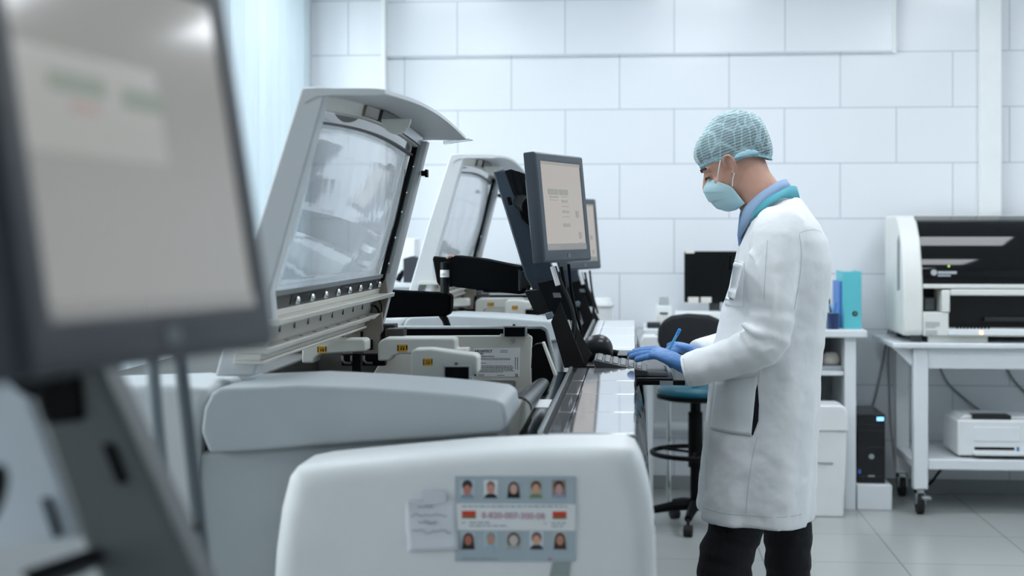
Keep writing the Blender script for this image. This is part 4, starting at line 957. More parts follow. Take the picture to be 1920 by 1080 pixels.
# ------------------------------------------------------------------ back of the room
BY = 7.60                                  # front edge of the bench
bt = P(1585, 619, BY).z
WHITEB = mat('white_bench_laminate', (224, 229, 232), .35)
t = thing('lab_bench', 'long white lab bench with open shelves along the back wall behind the man', 'bench', (.65, 7.9, 0))
xl, xr = X(1214, BY), X(1626, BY)
qbox('worktop', (xl - .02, BY, bt - .04), (xr, WALL_Y - .02, bt), WHITEB, t, .006)
qbox('side_panel', (xl, BY + .03, 0), (xl + .03, WALL_Y - .03, bt - .041), WHITEB, t, .002)
qbox('side_panel', (X(1584, BY + .03), BY + .03, 0), (X(1605, BY + .03), WALL_Y - .03, bt - .041), WHITEB, t, .002)
x1 = X(1584, BY + .03) - .002; x0 = X(1440, BY)
qbox('divider_panel', (x0, BY + .05, 0), (x0 + .025, WALL_Y - .03, bt - .041), WHITEB, t, .002)
sz = P(1560, 697, BY + .03).z
qbox('shelf', (x0 + .027, BY + .05, sz - .022), (x1, WALL_Y - .04, sz), WHITEB, t, .002)
qbox('back_panel', (x0 + .027, WALL_Y - .038, .2), (x1, WALL_Y - .031, bt - .041), mat('shelf_back_grey', (150, 156, 160), .6), t)
qbox('foot_rail', (xl + .032, WALL_Y - .10, P(1260, 812, 7.9).z), (x0 - .002, WALL_Y - .07, P(1260, 800, 7.9).z), WHITEB, t, .003)
# things on the bench
def on_bench(px, y): return Vector((X(px, y), y, bt))
y = 7.95
tm = thing('computer_monitor', 'black computer monitor standing on the bench behind the man', 'monitor', on_bench(1335, y))
a, b = P(1283, 471, y), P(1395, 567, y)
bm = newbm(); box(bm, (a.x, y - .02, b.z), (b.x, y + .02, a.z)); hs = mk('housing', bm, mat('monitor_black_matte', (9, 14, 15), .55, spec=.2), tm, .005)
bm = newbm(); box(bm, (a.x + .012, y - .0215, b.z + .02), (b.x - .012, y - .0195, a.z - .012)); mk('dark_screen', bm, mat('monitor_off_screen', (9, 14, 14), .35, spec=.2), tm)
c = P(1340, 560, y)
qbox('stand', (c.x - .03, y + .0, bt + .012), (c.x + .03, y + .03, c.z + .03), DARKGREY, tm, .004)
qbox('stand_foot', (c.x - .11, y - .08, bt), (c.x + .11, y + .08, bt + .012), DARKGREY, tm, .004)
for k, (p0, p1, l) in enumerate((((1290, 557), (1310, 567.5), 'pale sticky note on the black monitor, lower left, left one'), ((1314, 557), (1334, 567.5), 'pale sticky note on the black monitor, lower edge, right of its twin'), ((1285, 469), (1302, 475), 'small white note on the upper left corner of the black monitor'))):
    u, v = P(*p0, y - .024), P(*p1, y - .024)
    tag(qbox('sticky_note', (u.x, y - .0245, v.z), (v.x, y - .0225, u.z), mat('cream_note', (226, 222, 214), .7)), l, 'note', 'notes on the black monitor')
# label printer
y = 7.86
pr = thing('label_printer', 'small white label printer on the bench left of the black monitor', 'printer', on_bench(1244, y))
a, b = P(1230, 572, y), P(1259, 617, y)
bm = newbm(); prism(bm, [(a.x, y - .05, bt), (b.x, y - .05, bt), (b.x, y - .05, bt + .105), (b.x - .006, y - .04, a.z), (a.x + .006, y - .04, a.z), (a.x, y - .05, bt + .105)], (0, .13, 0)); mk('body', bm, WHITE_PLASTIC, pr, .008, 3)
u, v = P(1235, 557, y), P(1254, 571, y)
bm = newbm(); prism(bm, [(u.x, y - .03, v.z - .004), (v.x, y - .03, v.z - .004), (v.x - .004, y - .01, u.z), (u.x + .004, y - .01, u.z)], (0, .05, 0)); mk('grey_lid', bm, mat('printer_grey_lid', (150, 158, 160), .4), pr, .004)
u, v = P(1237, 586, y - .05), P(1252, 589, y - .05); qbox('paper_slot', (u.x, y - .053, v.z), (v.x, y - .049, u.z), BLACK, pr)
u, v = P(1231, 592, y - .05), P(1258, 604, y - .05); qbox('front_lip', (u.x, y - .056, v.z), (v.x, y - .048, u.z), OFFWHITE, pr, .003)
tag(qbox('black_box', (X(1213, 7.7), 7.66, bt), (X(1238, 7.7), 7.74, P(1220, 605, 7.66).z), mat('dark_teal_black', (34, 42, 44), .5), None, .004), 'small low black box on the bench in front of the label printer', 'box')
# low white device behind the chair
dv = thing('tabletop_centrifuge', 'pale flat-topped lab device on the bench left of the chair back', 'device', on_bench(1232, 7.66))
# replaced below by a trolley-height device standing on a small table
COL.objects.unlink(dv); bpy.data.objects.remove(dv)
tag(qbox('white_box', (X(1266, 7.75), 7.70, bt), (X(1352, 7.75), 7.84, P(1300, 585, 7.70).z), WHITE_PLASTIC, None, .008), 'low white box on the bench between the chair back and black monitor', 'box')
# pale device in front of the bench, left of the chair
y = 7.49; ty = P(1235, 662, y).z
tb = thing('side_table', 'small white side table holding a pale device, left of the black chair', 'table', (X(1232, y), y, 0))
bx0, bx1 = X(1197, y - .09), X(1262, y - .09)
qbox('table_top', (bx0, y - .09, ty - .03), (bx1, y + .085, ty), WHITEB, tb, .005)
for dx in (bx0 + .02, bx1 - .02):
    for dy in (-.07, .06): bm = newbm(); cyl(bm, (dx, y + dy, 0), (dx, y + dy, ty - .031), .011, n=14); mk('leg', bm, CHROME, tb)
dv = thing('shaker_device', 'pale rounded lab device with grey lid on the side table beside the chair', 'device', (X(1232, y), y, ty))
bm = newbm(); prism(bm, [(X(1201, y - .08), y - .08, ty + .001), (X(1265, y - .08), y - .08, ty + .001), (X(1265, y - .08), y - .08, P(1260, 640, y - .08).z), (X(1250, y - .08), y - .08, P(1250, 630, y - .08).z), (X(1206, y - .08), y - .08, P(1206, 630, y - .08).z), (X(1201, y - .08), y - .08, P(1201, 640, y - .08).z)], (0, .15, 0)); mk('device_body', bm, WHITE_PLASTIC, dv, .008, 3)
bm = newbm(); cyl(bm, (X(1238, y), y - .02, P(1240, 631, y - .02).z), (X(1238, y), y - .02, P(1240, 627, y - .02).z), .028); mk('device_lid', bm, mat('mid_grey_plastic', (140, 148, 150), .4), dv, .003)
# sharps bucket
y = 7.8
bk = thing('waste_bucket', 'white plastic bucket with lid beyond the far end of the conveyor', 'bucket', tuple(Vector((X(1128, y), y, bt - .15))))
z0 = bt - .15; zt_ = P(1128, 574, y).z
bm = newbm(); cyl(bm, (X(1128, y), y, z0), (X(1128, y), y, zt_), .046, .056, 32); mk('bucket_body', bm, WHITE_PLASTIC, bk)
bm = newbm(); cyl(bm, (X(1130, y), y, zt_), (X(1130, y), y, zt_ + .014), .064, .062, 32); cyl(bm, (X(1130, y), y, zt_ + .014), (X(1130, y), y, zt_ + .045), .054, .04, 32); mk('bucket_lid', bm, WHITE_PLASTIC, bk, .002)
bm = newbm(); cyl(bm, (X(1130, y), y, zt_ - .006), (X(1130, y), y, zt_), .0592, .0592, 32); mk('seal_ring', bm, mat('pale_pink_seal', (206, 190, 198), .5), bk)
sd = thing('wall_stand', 'narrow white stand carrying the bucket, partly hidden behind the black swing arms', 'stand', (X(1120, y), y, 0))
qbox('stand_top', (X(1085, y), y - .08, z0 - .03), (X(1160, y), y + .14, z0 - .001), WHITEB, sd, .004)
qbox('stand_body', (X(1090, y), y - .10, 0), (X(1155, y), y + .14, z0 - .031), WHITEB, sd, .004)
# left back cabinet with white box and black dispenser
y = 7.3; cz = P(760, 531, y).z
cb = thing('storage_cabinet', 'white low cabinet at the back left, between the two raised lids', 'cabinet', (X(745, y), 7.6, 0))
qbox('cabinet_body', (X(640, y), y + .02, .05), (X(800, y), WALL_Y - .12, cz - .025), WHITEB, cb, .004)
qbox('cabinet_top', (X(636, y), y, cz - .024), (X(804, y), WALL_Y - .115, cz), WHITEB, cb, .004)
qbox('plinth', (X(645, y), y + .05, 0), (X(795, y), WALL_Y - .12, .05), DARKGREY, cb)
qbox('door', (X(642, y), y + .004, .07), (X(718, y), y + .019, cz - .04), WHITEB, cb, .003); qbox('door', (X(722, y), y + .004, .07), (X(798, y), y + .019, cz - .04), WHITEB, cb, .003)
sp = thing('black_speaker', 'small dark grey box with a peaked top on the white cabinet between the raised lids', 'speaker', (X(773, 7.4), 7.4, cz))
bm = newbm(); pa = [P(756, 529, 7.38), P(785, 529, 7.38), P(787, 485, 7.38), P(773, 480, 7.38), P(756, 485, 7.38)]
pa = [Vector((p.x, p.y, max(p.z, cz + .001))) for p in pa]; pa[0].z = pa[1].z = cz + .001
prism(bm, pa, (.0, .10, 0)); mk('speaker_body', bm, mat('speaker_dark', (50, 56, 64), .55), sp, .004)
bm = newbm(); tube(bm, spline([P(757, 508, 7.42), P(751, 516, 7.42), P(746, 527, 7.42)], 4), [.012] * 4 + [.016] * 5, 10); mk('cable_plug', bm, BLACK, sp)
wb = qbox('white_carton', (X(742, 7.55), 7.55, cz), (X(777, 7.55), 7.75, P(760, 447, 7.55).z), mat('carton_white', (238, 242, 245), .6), None, .005); tag(wb, 'white carton standing behind the small dark box on the cabinet', 'carton')

# chair
y = 7.10
ch = thing('lab_chair', 'black high lab chair with teal seat underside and foot ring behind the tray', 'chair', (X(1300, y), y, 0))
cx = X(1304, y)
bm = newbm(); outl = [(1233, 640), (1234, 618), (1243, 602), (1260, 592), (1290, 588), (1330, 591), (1352, 600), (1364, 618), (1366, 650), (1356, 676), (1330, 684), (1270, 682), (1245, 672)]
prism(bm, [P(a, b, y - .14) for a, b in outl], (0, .05, 0)); mk('backrest', bm, mat('chair_black_fabric', (27, 31, 36), .8, bump=.2, bscale=300), ch, .02, 4)
bm = newbm(); tube(bm, [P(1304, 670, y - .07), P(1304, 730, y - .07), P(1304, 745, y)], .018, 12); mk('back_post', bm, BLACK, ch)
zs = P(1300, 735, y).z
bm = newbm(); loft(bm, [[(cx + rx * math.cos(a) + .0, y + rx * .95 * math.sin(a), z) for a in [2 * PI * k / 32 for k in range(32)]] for rx, z in ((.16, zs - .028), (.185, zs - .012), (.19, zs + .01), (.175, zs + .032), (.12, zs + .038))]); mk('seat', bm, mat('seat_teal', (16, 88, 106), .35), ch, 0, 2, 70)
bm = newbm(); loft(bm, [[(cx + rx * math.cos(a), y + rx * .95 * math.sin(a), z) for a in [2 * PI * k / 32 for k in range(32)]] for rx, z in ((.15, zs - .04), (.19, zs - .03), (.192, zs - .012), (.16, zs - .012))]); mk('seat_shell', bm, BLACK, ch, 0, 2, 60)
bm = newbm(); cyl(bm, (cx, y, .11), (cx, y, zs - .04), .026); cyl(bm, (cx, y, .30), (cx, y, zs - .1), .036); mk('gas_column', bm, BLACK, ch)
zr = P(1280, 848, y).z
bm = newbm(); n = 40
rg = [[(cx + (.215 + .012 * math.cos(b)) * math.cos(a), y + (.215 + .012 * math.cos(b)) * math.sin(a), zr + .012 * math.sin(b)) for b in [2 * PI * k / 10 for k in range(10)]] for a in [2 * PI * k / n for k in range(n + 1)]]
loft(bm, rg, cap=False); mk('foot_ring', bm, BLACK, ch)
for k in range(3):
    a = 2 * PI * k / 3 + .4; bm = newbm(); cyl(bm, (cx, y, zr), (cx + .21 * math.cos(a), y + .21 * math.sin(a), zr), .007, n=8); mk('ring_spoke', bm, BLACK, ch)
for k in range(5):
    a = PI + .12 + 2 * PI * k / 5; e = Vector((cx + .23 * math.cos(a), y + .23 * math.sin(a), .085))
    bm = newbm(); tube(bm, [(cx, y, .115), (cx + .12 * math.cos(a), y + .12 * math.sin(a), .105), e], [.028, .024, .018], 12); lg = mk('leg', bm, BLACK, ch)
    bm = newbm(); sd_ = Vector((-math.sin(a), math.cos(a), 0)); c = e + Vector((0, 0, -.057))
    cyl(bm, c - sd_ * .02, c + sd_ * .02, .028, n=18); cyl(bm, c, e, .008, n=8); mk('caster', bm, RUBBER, lg)

# binder, folder, pen cup, shelf clutter, bin, computer
y = 7.70
bi = thing('ring_binder', 'tall teal ring binder standing on the bench right of the man', 'binder', on_bench(1598, y))
a, b = P(1582, 509, y), P(1615, 617, y)
qbox('spine', (a.x, y, bt), (b.x, y + .004, a.z), TEAL, bi, .001); qbox('cover', (a.x - .001, y + .004, bt), (a.x + .003, y + .28, a.z), TEAL, bi); qbox('cover', (b.x - .003, y + .004, bt), (b.x + .001, y + .28, a.z), TEAL, bi); qbox('paper_block', (a.x + .006, y + .02, bt + .004), (b.x - .006, y + .27, a.z - .015), PAPER, bi)
c = P(1603, 588, y); bm = newbm(); cyl(bm, (c.x, y - .001, c.z), (c.x, y - .003, c.z), .014, n=20); mk('ring_hole', bm, BLACK, bi)
bm = newbm(); cyl(bm, (c.x, y - .002, c.z), (c.x, y - .0035, c.z), .007, n=20); mk('hole_centre', bm, STEEL, bi)
fo = tag(qbox('plastic_folder', (X(1573, 7.78), 7.76, bt), (X(1578, 7.78), 8.02, P(1575, 528, 7.76).z), mat('blue_folder', (64, 122, 196), .45), None, .001), 'thin blue folder standing against the left side of the teal binder', 'folder')
cu = thing('pen_cup', 'dark blue pen cup on the bench left of the teal binder', 'cup', on_bench(1563, 7.68))
c = on_bench(1562, 7.68); r = .030
bm = newbm(); cyl(bm, c, c + Vector((0, 0, .085)), r, r * 1.05, 24); mk('cup_body', bm, mat('dark_blue_cup', (34, 52, 92), .3), cu)
for k, (dx, dy, lx, h_, m_, l) in enumerate(((-.012, 0, -.01, .14, BLACK, 'black pen standing in the dark blue pen cup, tallest one'), (.008, .01, .012, .12, BLUEPEN, 'bright blue pen in the dark blue pen cup, leaning right'), (.0, -.012, -.02, .115, mat('pale_blue_pen', (120, 170, 214), .4), 'pale blue pen in the dark blue pen cup, leaning left'))):
    bm = newbm(); cyl(bm, c + Vector((dx, dy, .088)), c + Vector((dx + lx, dy, h_ + .02)), .0055, n=12); tag(mk('pen', bm, m_), l, 'pen', 'pens in the bench cup')
c = on_bench(1550, 7.72); tag(qbox('clear_tray', (c.x - .03, 7.70, bt), (c.x + .012, 7.80, bt + .09), mat('pale_blue_plastic', (176, 206, 226), .3), None, .004), 'pale blue plastic holder on the bench beside the back of the white coat', 'holder')
pa = tag(qbox('paper_stack', (X(1535, 7.72), 7.70, sz + .001), (X(1582, 7.72) - .01, 7.95, sz + .022), mat('paper_grey', (186, 192, 196), .7), None, .002), 'low stack of grey papers lying on the open bench shelf', 'papers')
bm = newbm(); c = Vector((X(1560, 7.76), 7.79, sz + .0235)); rg = []
for rr, zz in ((.035, .0), (.046, .012), (.048, .03), (.044, .05), (.03, .064), (.010, .068)): rg.append([c + Vector((rr * math.cos(a), rr * math.sin(a), zz)) for a in [2 * PI * k / 24 for k in range(24)]])
loft(bm, rg); tag(mk('tape_roll', bm, mat('cream_roll', (206, 200, 190), .6), None, 0, 2, 60), 'cream rounded roll sitting on the papers on the bench shelf', 'roll')
y = 7.40
bn = thing('waste_bin', 'white lidded waste bin on the floor under the bench, behind the man', 'bin', (X(1558, y), y + .15, 0))
def bpx(px, py, d=0): return P(px, py, y + d)
a, b = bpx(1515, 808), bpx(1588, 808); w0 = bpx(1520, 936).x; w1 = bpx(1583, 936).x
bm = newbm(); loft(bm, [[(w0, y + .01, .0), (w1, y + .01, .0), (w1, y + .19, .0), (w0, y + .19, .0)], [(a.x, y, a.z), (b.x, y, a.z), (b.x, y + .2, a.z), (a.x, y + .2, a.z)]]); bd = mk('bin_body', bm, WHITE_PLASTIC, bn, .01, 3)
tz = bpx(1550, 760).z
bm = newbm(); prism(bm, [(a.x - .006, y - .008, a.z), (b.x + .008, y - .008, a.z), (b.x + .004, y - .008, tz - .05), (b.x - .006, y - .008, tz - .012), (b.x - .03, y - .008, tz), (a.x, y - .008, tz)], (0, .22, 0)); mk('bin_lid', bm, WHITE_PLASTIC, bn, .008, 3)
u, v = bpx(1528, 867), bpx(1562, 870); qbox('handle_slot', (u.x, y - .0005, v.z), (v.x, y + .012, u.z), mat('slot_grey', (150, 156, 158), .5), bn)
y = 7.62
pl = tag(qbox('equipment_plinth', (X(1607, y), y, 0), (X(1673, y), WALL_Y - .03, P(1640, 909, y).z), WHITEB, None, .005), 'low white plinth on the floor under the black computer tower', 'plinth')
zp = P(1640, 909, y).z; y = 7.66
pc = thing('computer_tower', 'black desktop computer tower on the low white plinth, blue light lit', 'computer', (X(1632, y), y + .2, zp))
a, b = P(1607, 776, y), P(1660, 905, y)
bm = newbm(); box(bm, (a.x, y, zp), (b.x, y + .38, a.z)); mk('case', bm, mat('tower_black', (10, 13, 16), .25), pc, .006, 3)
c = P(1634, 856, y); bm = newbm(); cyl(bm, (c.x, y - .002, c.z), (c.x, y + .002, c.z), .014, n=24); mk('round_badge', bm, STEEL, pc)
u, v = P(1644, 782, y), P(1657, 789, y); qbox('power_light', (u.x, y - .002, v.z), (v.x, y + .001, u.z), mat('blue_light', (120, 190, 255), .4, emit=(120, 190, 255), estr=1.6), pc)
for py in (796, 806, 838, 893): u, v = P(1610, py, y), P(1658, py + 1.2, y); qbox('front_line', (u.x, y - .0015, v.z), (v.x, y + .001, u.z), mat('line_grey', (58, 64, 70), .3), pc)
u, v = P(1609, 880, y), P(1614, 888, y); qbox('front_sticker', (u.x, y - .0015, v.z), (v.x, y + .001, u.z), mat('sticker_blue', (60, 110, 190), .4), pc)
u, v = P(1628, 891, y), P(1640, 894, y); qbox('maker_badge', (u.x, y - .002, v.z), (v.x, y + .001, u.z), STEEL, pc)
# wall sockets and cables
for k, py in enumerate((540, 603)):
    c = P(1681, py, WALL_Y); so_ = thing('wall_socket', ('upper' if k == 0 else 'lower') + ' white wall socket left of the bench-top analyzer', 'socket', tuple(c), 'wall sockets')
    qbox('cover_plate', (c.x - .04, WALL_Y - .012, c.z - .042), (c.x + .04, WALL_Y, c.z + .042), WHITE_PLASTIC, so_, .005)
    qbox('plug', (c.x - .018, WALL_Y - .05, c.z - .018), (c.x + .018, WALL_Y - .012, c.z + .018), WHITE_PLASTIC if k else mat('plug_grey', (170, 176, 178), .4), so_, .006)
def cable(name, pts, r, m, lab):
    bm = newbm(); tube(bm, spline(pts, 6), r, 8); tag(mk(name, bm, m), lab, 'cable')
wy = WALL_Y - .015
cable('power_cord', [P(1678, 548, wy - .05), P(1668, 610, wy), P(1655, 680, wy), P(1641, 745, wy), P(1632, 770, wy)], .006, mat('cable_grey', (128, 136, 140), .5), 'grey cable hanging from the upper socket down to the computer tower')
cable('power_cord', [P(1676, 610, wy), P(1666, 660, wy), P(1667, 720, wy), P(1670, 800, wy), P(1680, 880, wy)], .005, mat('cable_light_grey', (150, 156, 160), .5), 'pale cable dropping straight from the lower socket along the tile joint')
cable('power_cord', [P(1755, 668, wy), P(1775, 715, wy), P(1812, 750, wy), P(1846, 776, wy)], .006, mat('cable_grey', (128, 136, 140), .5), 'grey cable sagging along the wall down to the laser printer')
cable('power_cord', [P(1886, 690, wy), P(1905, 718, wy), P(1935, 748, wy)], .006, mat('cable_grey', (128, 136, 140), .5), 'short grey cable on the wall at the right photo edge')
cable('power_cord', [P(1770, 872, 7.9), P(1757, 890, 7.9), P(1742, 908, 7.9), P(1720, 914, 7.9)], .007, BLACK, 'short black cable hanging beneath the lower trolley shelf')

# ------------------------------------------------------------------ trolley, analyzer and printer on the right
FY_ = 7.52
tr_ = thing('equipment_trolley', 'white two-shelf trolley on casters carrying the dark-windowed analyzer', 'trolley', (X(1850, FY_), 7.8, 0))
xa = X(1713, FY_); xb = xa + 1.02
zt2 = P(1800, 653, FY_).z; zs2 = P(1800, 862, FY_).z
WHITET = mat('white_trolley_steel', (226, 231, 234), .3)
for x in (xa, xb - .075):
    for yy in (FY_, 8.02):
        lb_ = P(1713, 905 if yy == FY_ else 880, yy).z if False else .13
        lg = qbox('leg', (x, yy, lb_), (x + .075, yy + .06, zt2 - .001), WHITET, tr_, .006)
        c = Vector((x + .037, yy + .03, .055))
        bm = newbm(); cyl(bm, c + Vector((-.016, 0, 0)), c + Vector((.016, 0, 0)), .055, n=24); cs = mk('caster', bm, RUBBER, lg)
        bm = newbm(); box(bm, (c.x - .026, c.y - .03, c.z), (c.x - .018, c.y + .03, .128)); box(bm, (c.x + .018, c.y - .03, c.z), (c.x + .026, c.y + .03, .128)); box(bm, (c.x - .026, c.y - .03, .11), (c.x + .026, c.y + .03, .129)); mk('caster_fork', bm, STEEL, lg)
        if yy == FY_: bm = newbm(); box(bm, (c.x + .0, c.y - .075, .085), (c.x + .045, c.y - .02, .1)); mk('caster_brake', bm, STEEL, lg, .003)
qbox('top_shelf', (X(1672, FY_) + .0, FY_ - .03, zt2), (xb + .1, 8.14, zt2 + .028), WHITET, tr_, .006)
qbox('apron', (xa + .0755, FY_ + .01, P(1800, 692, FY_).z), (xb - .0755, FY_ + .04, zt2 - .001), WHITET, tr_, .004)
bm = newbm(); prism(bm, [(X(1676, FY_), FY_ + .03, zt2 - .001), (xa - .001, FY_ + .03, zt2 - .001), (xa - .001, FY_ + .03, zt2 - .10)], (0, .03, 0)); mk('corner_gusset', bm, WHITET, tr_, .002)
qbox('lower_shelf', (xa + .0755, FY_ + .005, zs2 - .055), (xb - .0755, 8.08, zs2), WHITET, tr_, .006)
qbox('shelf_bracket', (xa + .002, FY_ + .0605, zs2 - .05), (xa + .07, 8.019, zs2 - .01), WHITET, tr_, .004)
ztop = zt2 + .028
# analyzer body: side profile extruded along x
y0 = FY_ + .0
ax0, ax1 = X(1694, y0), X(1694, y0) + 1.0
an_ = thing('benchtop_analyzer', 'off-white bench-top analyzer with curved black smoked window on the trolley', 'analyzer', ((ax0 + ax1) / 2, 7.8, ztop))
SHELL = mat('warm_white_shell', (226, 228, 224), .4)
SMOKE = mat('smoked_window', (4, 7, 9), .05, spec=.35)
def zz(py): return P(1800, py, y0).z
za, zb = ztop + .035, zz(403)
xi = X(1731, y0)                            # inner edge of the left end shell
prof_ = [(y0 + .02, za), (y0 + .0, za + .02), (y0 - .0, zz(545)), (y0 + .02, zz(500)), (y0 + .07, zz(450)), (y0 + .16, zz(415)), (y0 + .24, zb), (y0 + .55, zb), (y0 + .55, za)]
bm = newbm(); prism(bm, [(ax0, a, b) for a, b in prof_], (xi - ax0, 0, 0)); e1 = mk('end_shell', bm, SHELL, an_, .012, 4)
bm = newbm(); prism(bm, [(ax1 - .04, a, b) for a, b in prof_], (.04, 0, 0)); mk('end_shell', bm, SHELL, an_, .012, 4)
bm = newbm(); wp = [(y0 + .012, zz(532)), (y0 + .03, zz(500)), (y0 + .08, zz(452)), (y0 + .165, zz(417)), (y0 + .245, zb - .002)]
rows = [[(x, a, b) for a, b in wp] + [(x, a + .006, b - .006) for a, b in wp[::-1]] for x in (xi + .001, ax1 - .041)]
loft(bm, rows); wn = mk('smoked_window', bm, SMOKE, an_, 0, 2, 70)
qbox('roof', (xi + .001, y0 + .246, zb - .02), (ax1 - .041, y0 + .55, zb), SHELL, an_, .004)
qbox('window_sill', (xi + .001, y0 + .0, zz(541)), (ax1 - .041, y0 + .2, zz(533)), SHELL, an_, .004)
qbox('lower_body', (xi + .001, y0 + .21, za), (ax1 - .041, y0 + .55, zb - .021), mat('cavity_black', (7, 9, 11), .5), an_)
qbox('front_panel', (xi + .001, y0 + .0, za), (X(1779, y0), y0 + .2, zz(586)), SHELL, an_, .005)
qbox('front_post', (X(1766, y0), y0 - .006, zz(586)), (X(1781, y0), y0 + .2, zz(544)), SHELL, an_, .006)
qbox('front_beam', (X(1782, y0), y0 - .004, zz(554)), (ax1 - .041, y0 + .2, zz(542.5)), SHELL, an_, .005)
qbox('front_lip', (X(1779, y0) + .001, y0 - .012, za), (ax1 - .041, y0 + .2, zz(627)), SHELL, an_, .004)
qbox('loading_ledge', (X(1777, y0), y0 - .02, zz(628)), (ax1 - .041, y0 + .12, zz(616.5)), mat('ledge_white', (236, 240, 242), .25), an_, .003)
for k in range(10):
    x = X(1793 + k * 6.5, y0); bm = newbm(); box(bm, (x, y0 - .008, zz(616.5)), (x + .009, y0 + .0, zz(613.5))); mk('ledge_notch', bm, BLACK, an_)
c = P(1840, 624, y0 - .021); bm = newbm(); cyl(bm, c, c + Vector((0, -.003, 0)), .008, n=16); mk('orange_light', bm, mat('orange_lamp', (255, 190, 130), .4, emit=(255, 186, 120), estr=3.0), an_)
c = P(1779, 499, y0 + .012); bm = newbm(); cyl(bm, c, c + Vector((0, -.003, 0)), .006, n=14); mk('green_light', bm, mat('green_lamp', (150, 200, 90), .4, emit=(150, 200, 90), estr=.7), an_)
bm = newbm(); 
MK = mat('maker_mark_grey', (176, 182, 188), .4)
c = P(1751, 511, y0 + .02); cyl(bm, c, c + Vector((0, -.004, .0)), .016, n=20); box(bm, (c.x + .02, c.y - .004, c.z - .007), (c.x + .115, c.y, c.z + .007)); box(bm, (c.x + .02, c.y - .004, c.z - .02), (c.x + .085, c.y, c.z - .012)); o = mk('maker_mark', bm, MK, an_); 
for k in range(2):
    for j in range(4):
        u, v = P(1735, 604 + k * 16 + j * 3, y0), P(1735 + (27 if k == 0 else 22) - (j == 3) * 8, 605.6 + k * 16 + j * 3, y0); qbox('panel_print', (u.x, y0 - .0012, v.z), (v.x, y0 + .001, u.z), mat('print_grey', (160, 164, 164), .6), an_)
bm = newbm(); u = P(1747, 560, y0 + .19); box(bm, (xi + .03, y0 + .12, zz(585)), (xi + .085, y0 + .2, zz(560))); mk('inner_part', bm, mat('inner_grey', (96, 104, 108), .5), an_, .005)
bm = newbm(); box(bm, (X(1862, y0), y0 + .18, zz(606)), (ax1 - .05, y0 + .2, zz(598))); mk('inner_rail', bm, DARKGREY, an_)
# recessed handle on the side
bm = newbm(); prism(bm, [P(1697, 450, y0 + .1) , P(1704, 440, y0 + .1), P(1705, 545, y0 + .1), P(1698, 548, y0 + .1)], (0, -.005, 0)); bm.free()
hy = [(y0 + .10, zz(545)), (y0 + .17, zz(548)), (y0 + .17, zz(452)), (y0 + .13, zz(440)), (y0 + .10, zz(455))]
bm = newbm(); prism(bm, [(ax0 - .002, a, b) for a, b in hy], (.01, 0, 0)); mk('side_grip', bm, mat('grip_grey', (132, 138, 140), .5), an_, .002)
for x in (ax0 + .05, ax1 - .09):
    for yy in (y0 + .04, y0 + .46): qbox('foot', (x, yy, ztop), (x + .05, yy + .05, za), DARKGREY, an_, .003)
qbox('base_rail', (X(1742, y0), y0 + .02, ztop + .0), (X(1854, y0), y0 + .05, za - .001), OFFWHITE, an_, .003)
# laser printer
py_ = FY_ + .06
lp = thing('laser_printer', 'white laser printer on the lower trolley shelf', 'printer', (X(1860, py_), py_ + .18, zs2))
def yz(px, py): return P(px, py, py_)
a, b = yz(1795, 785), yz(1919, 852)
x0_, x1_ = a.x, a.x + .42
bm = newbm(); box(bm, (x0_, py_, zs2 + .012), (x1_, py_ + .36, yz(1800, 787).z)); mk('printer_body', bm, WHITE_PLASTIC, lp, .012, 4)
for xx in (x0_ + .03, x1_ - .07):
    for y_ in (py_ + .03, py_ + .30): qbox('foot', (xx, y_, zs2 + .001), (xx + .04, y_ + .03, zs2 + .012), DARKGREY, lp)
zt3 = yz(1800, 787).z
bm = newbm(); prism(bm, [(yz(1800, 787).x, py_ + .05, zt3), (x1_ - .02, py_ + .05, zt3), (x1_ - .02, py_ + .05, zt3 + .012), (yz(1812, 787).x, py_ + .05, zt3 + .02)], (0, .25, 0)); mk('top_cover', bm, WHITE_PLASTIC, lp, .004)
u, v = yz(1826, 783), yz(1898, 789); qbox('output_slot', (u.x, py_ + .02, zt3 - .004), (v.x, py_ + .12, zt3 + .0215), mat('slot_black', (16, 20, 22), .5), lp, .002)
u, v = yz(1826, 800), yz(1912, 828); qbox('front_door', (u.x, py_ - .004, v.z), (v.x, py_ + .004, u.z), mat('door_white', (230, 234, 237), .35), lp, .003)
u, v = yz(1827, 838), yz(1902, 844); qbox('feed_slot', (u.x, py_ - .002, v.z), (v.x, py_ + .01, u.z), BLACK, lp)
u, v = yz(1824, 846), yz(1930, 853); qbox('paper_tray', (u.x, py_ - .05, v.z), (v.x, py_ - .001, u.z), WHITE_PLASTIC, lp, .003)
u, v = yz(1906, 838), yz(1911, 846); qbox('blue_button', (u.x, py_ - .003, v.z), (v.x, py_ + .001, u.z), mat('button_blue', (90, 130, 180), .4), lp)
# ------------------------------------------------------------------ nearest workstation at the left photo edge
BEZ = mat('near_bezel_dark', (40, 47, 56), .42)
ui_near = [(.0, .28, .62, .56, UI_LIGHT), (.12, .34, .36, .395, UI_GREEN), (.44, .35, .64, .41, UI_GREEN), (.2, .415, .32, .445, UI_PINK), (0, .96, 1, 1, UI_BAR)]
NC = (-.368, 1.042, 1.516)
m1 = monitor('huge blurred touch monitor in the left foreground, pale screen', NC, 1.3797, -.1728, .0147, ui_near, BEZ, SCREEN2)
t = thing('monitor_arm', 'blurred dark slotted column under the nearest monitor, lower left', 'monitor arm', tuple(P(280, 1150, 1.3)), 'monitor arms')
Yc = 1.22
DKM = mat('slate_metal', (96, 102, 102), .45)
bm = newbm(); prism(bm, [P(40, 690, Yc), P(185, 680, Yc), P(300, 930, Yc), P(440, 1240, Yc), P(250, 1240, Yc), P(150, 1010, Yc)], (.0, .05, 0)); mk('column', bm, DKM, t, .006, 3)
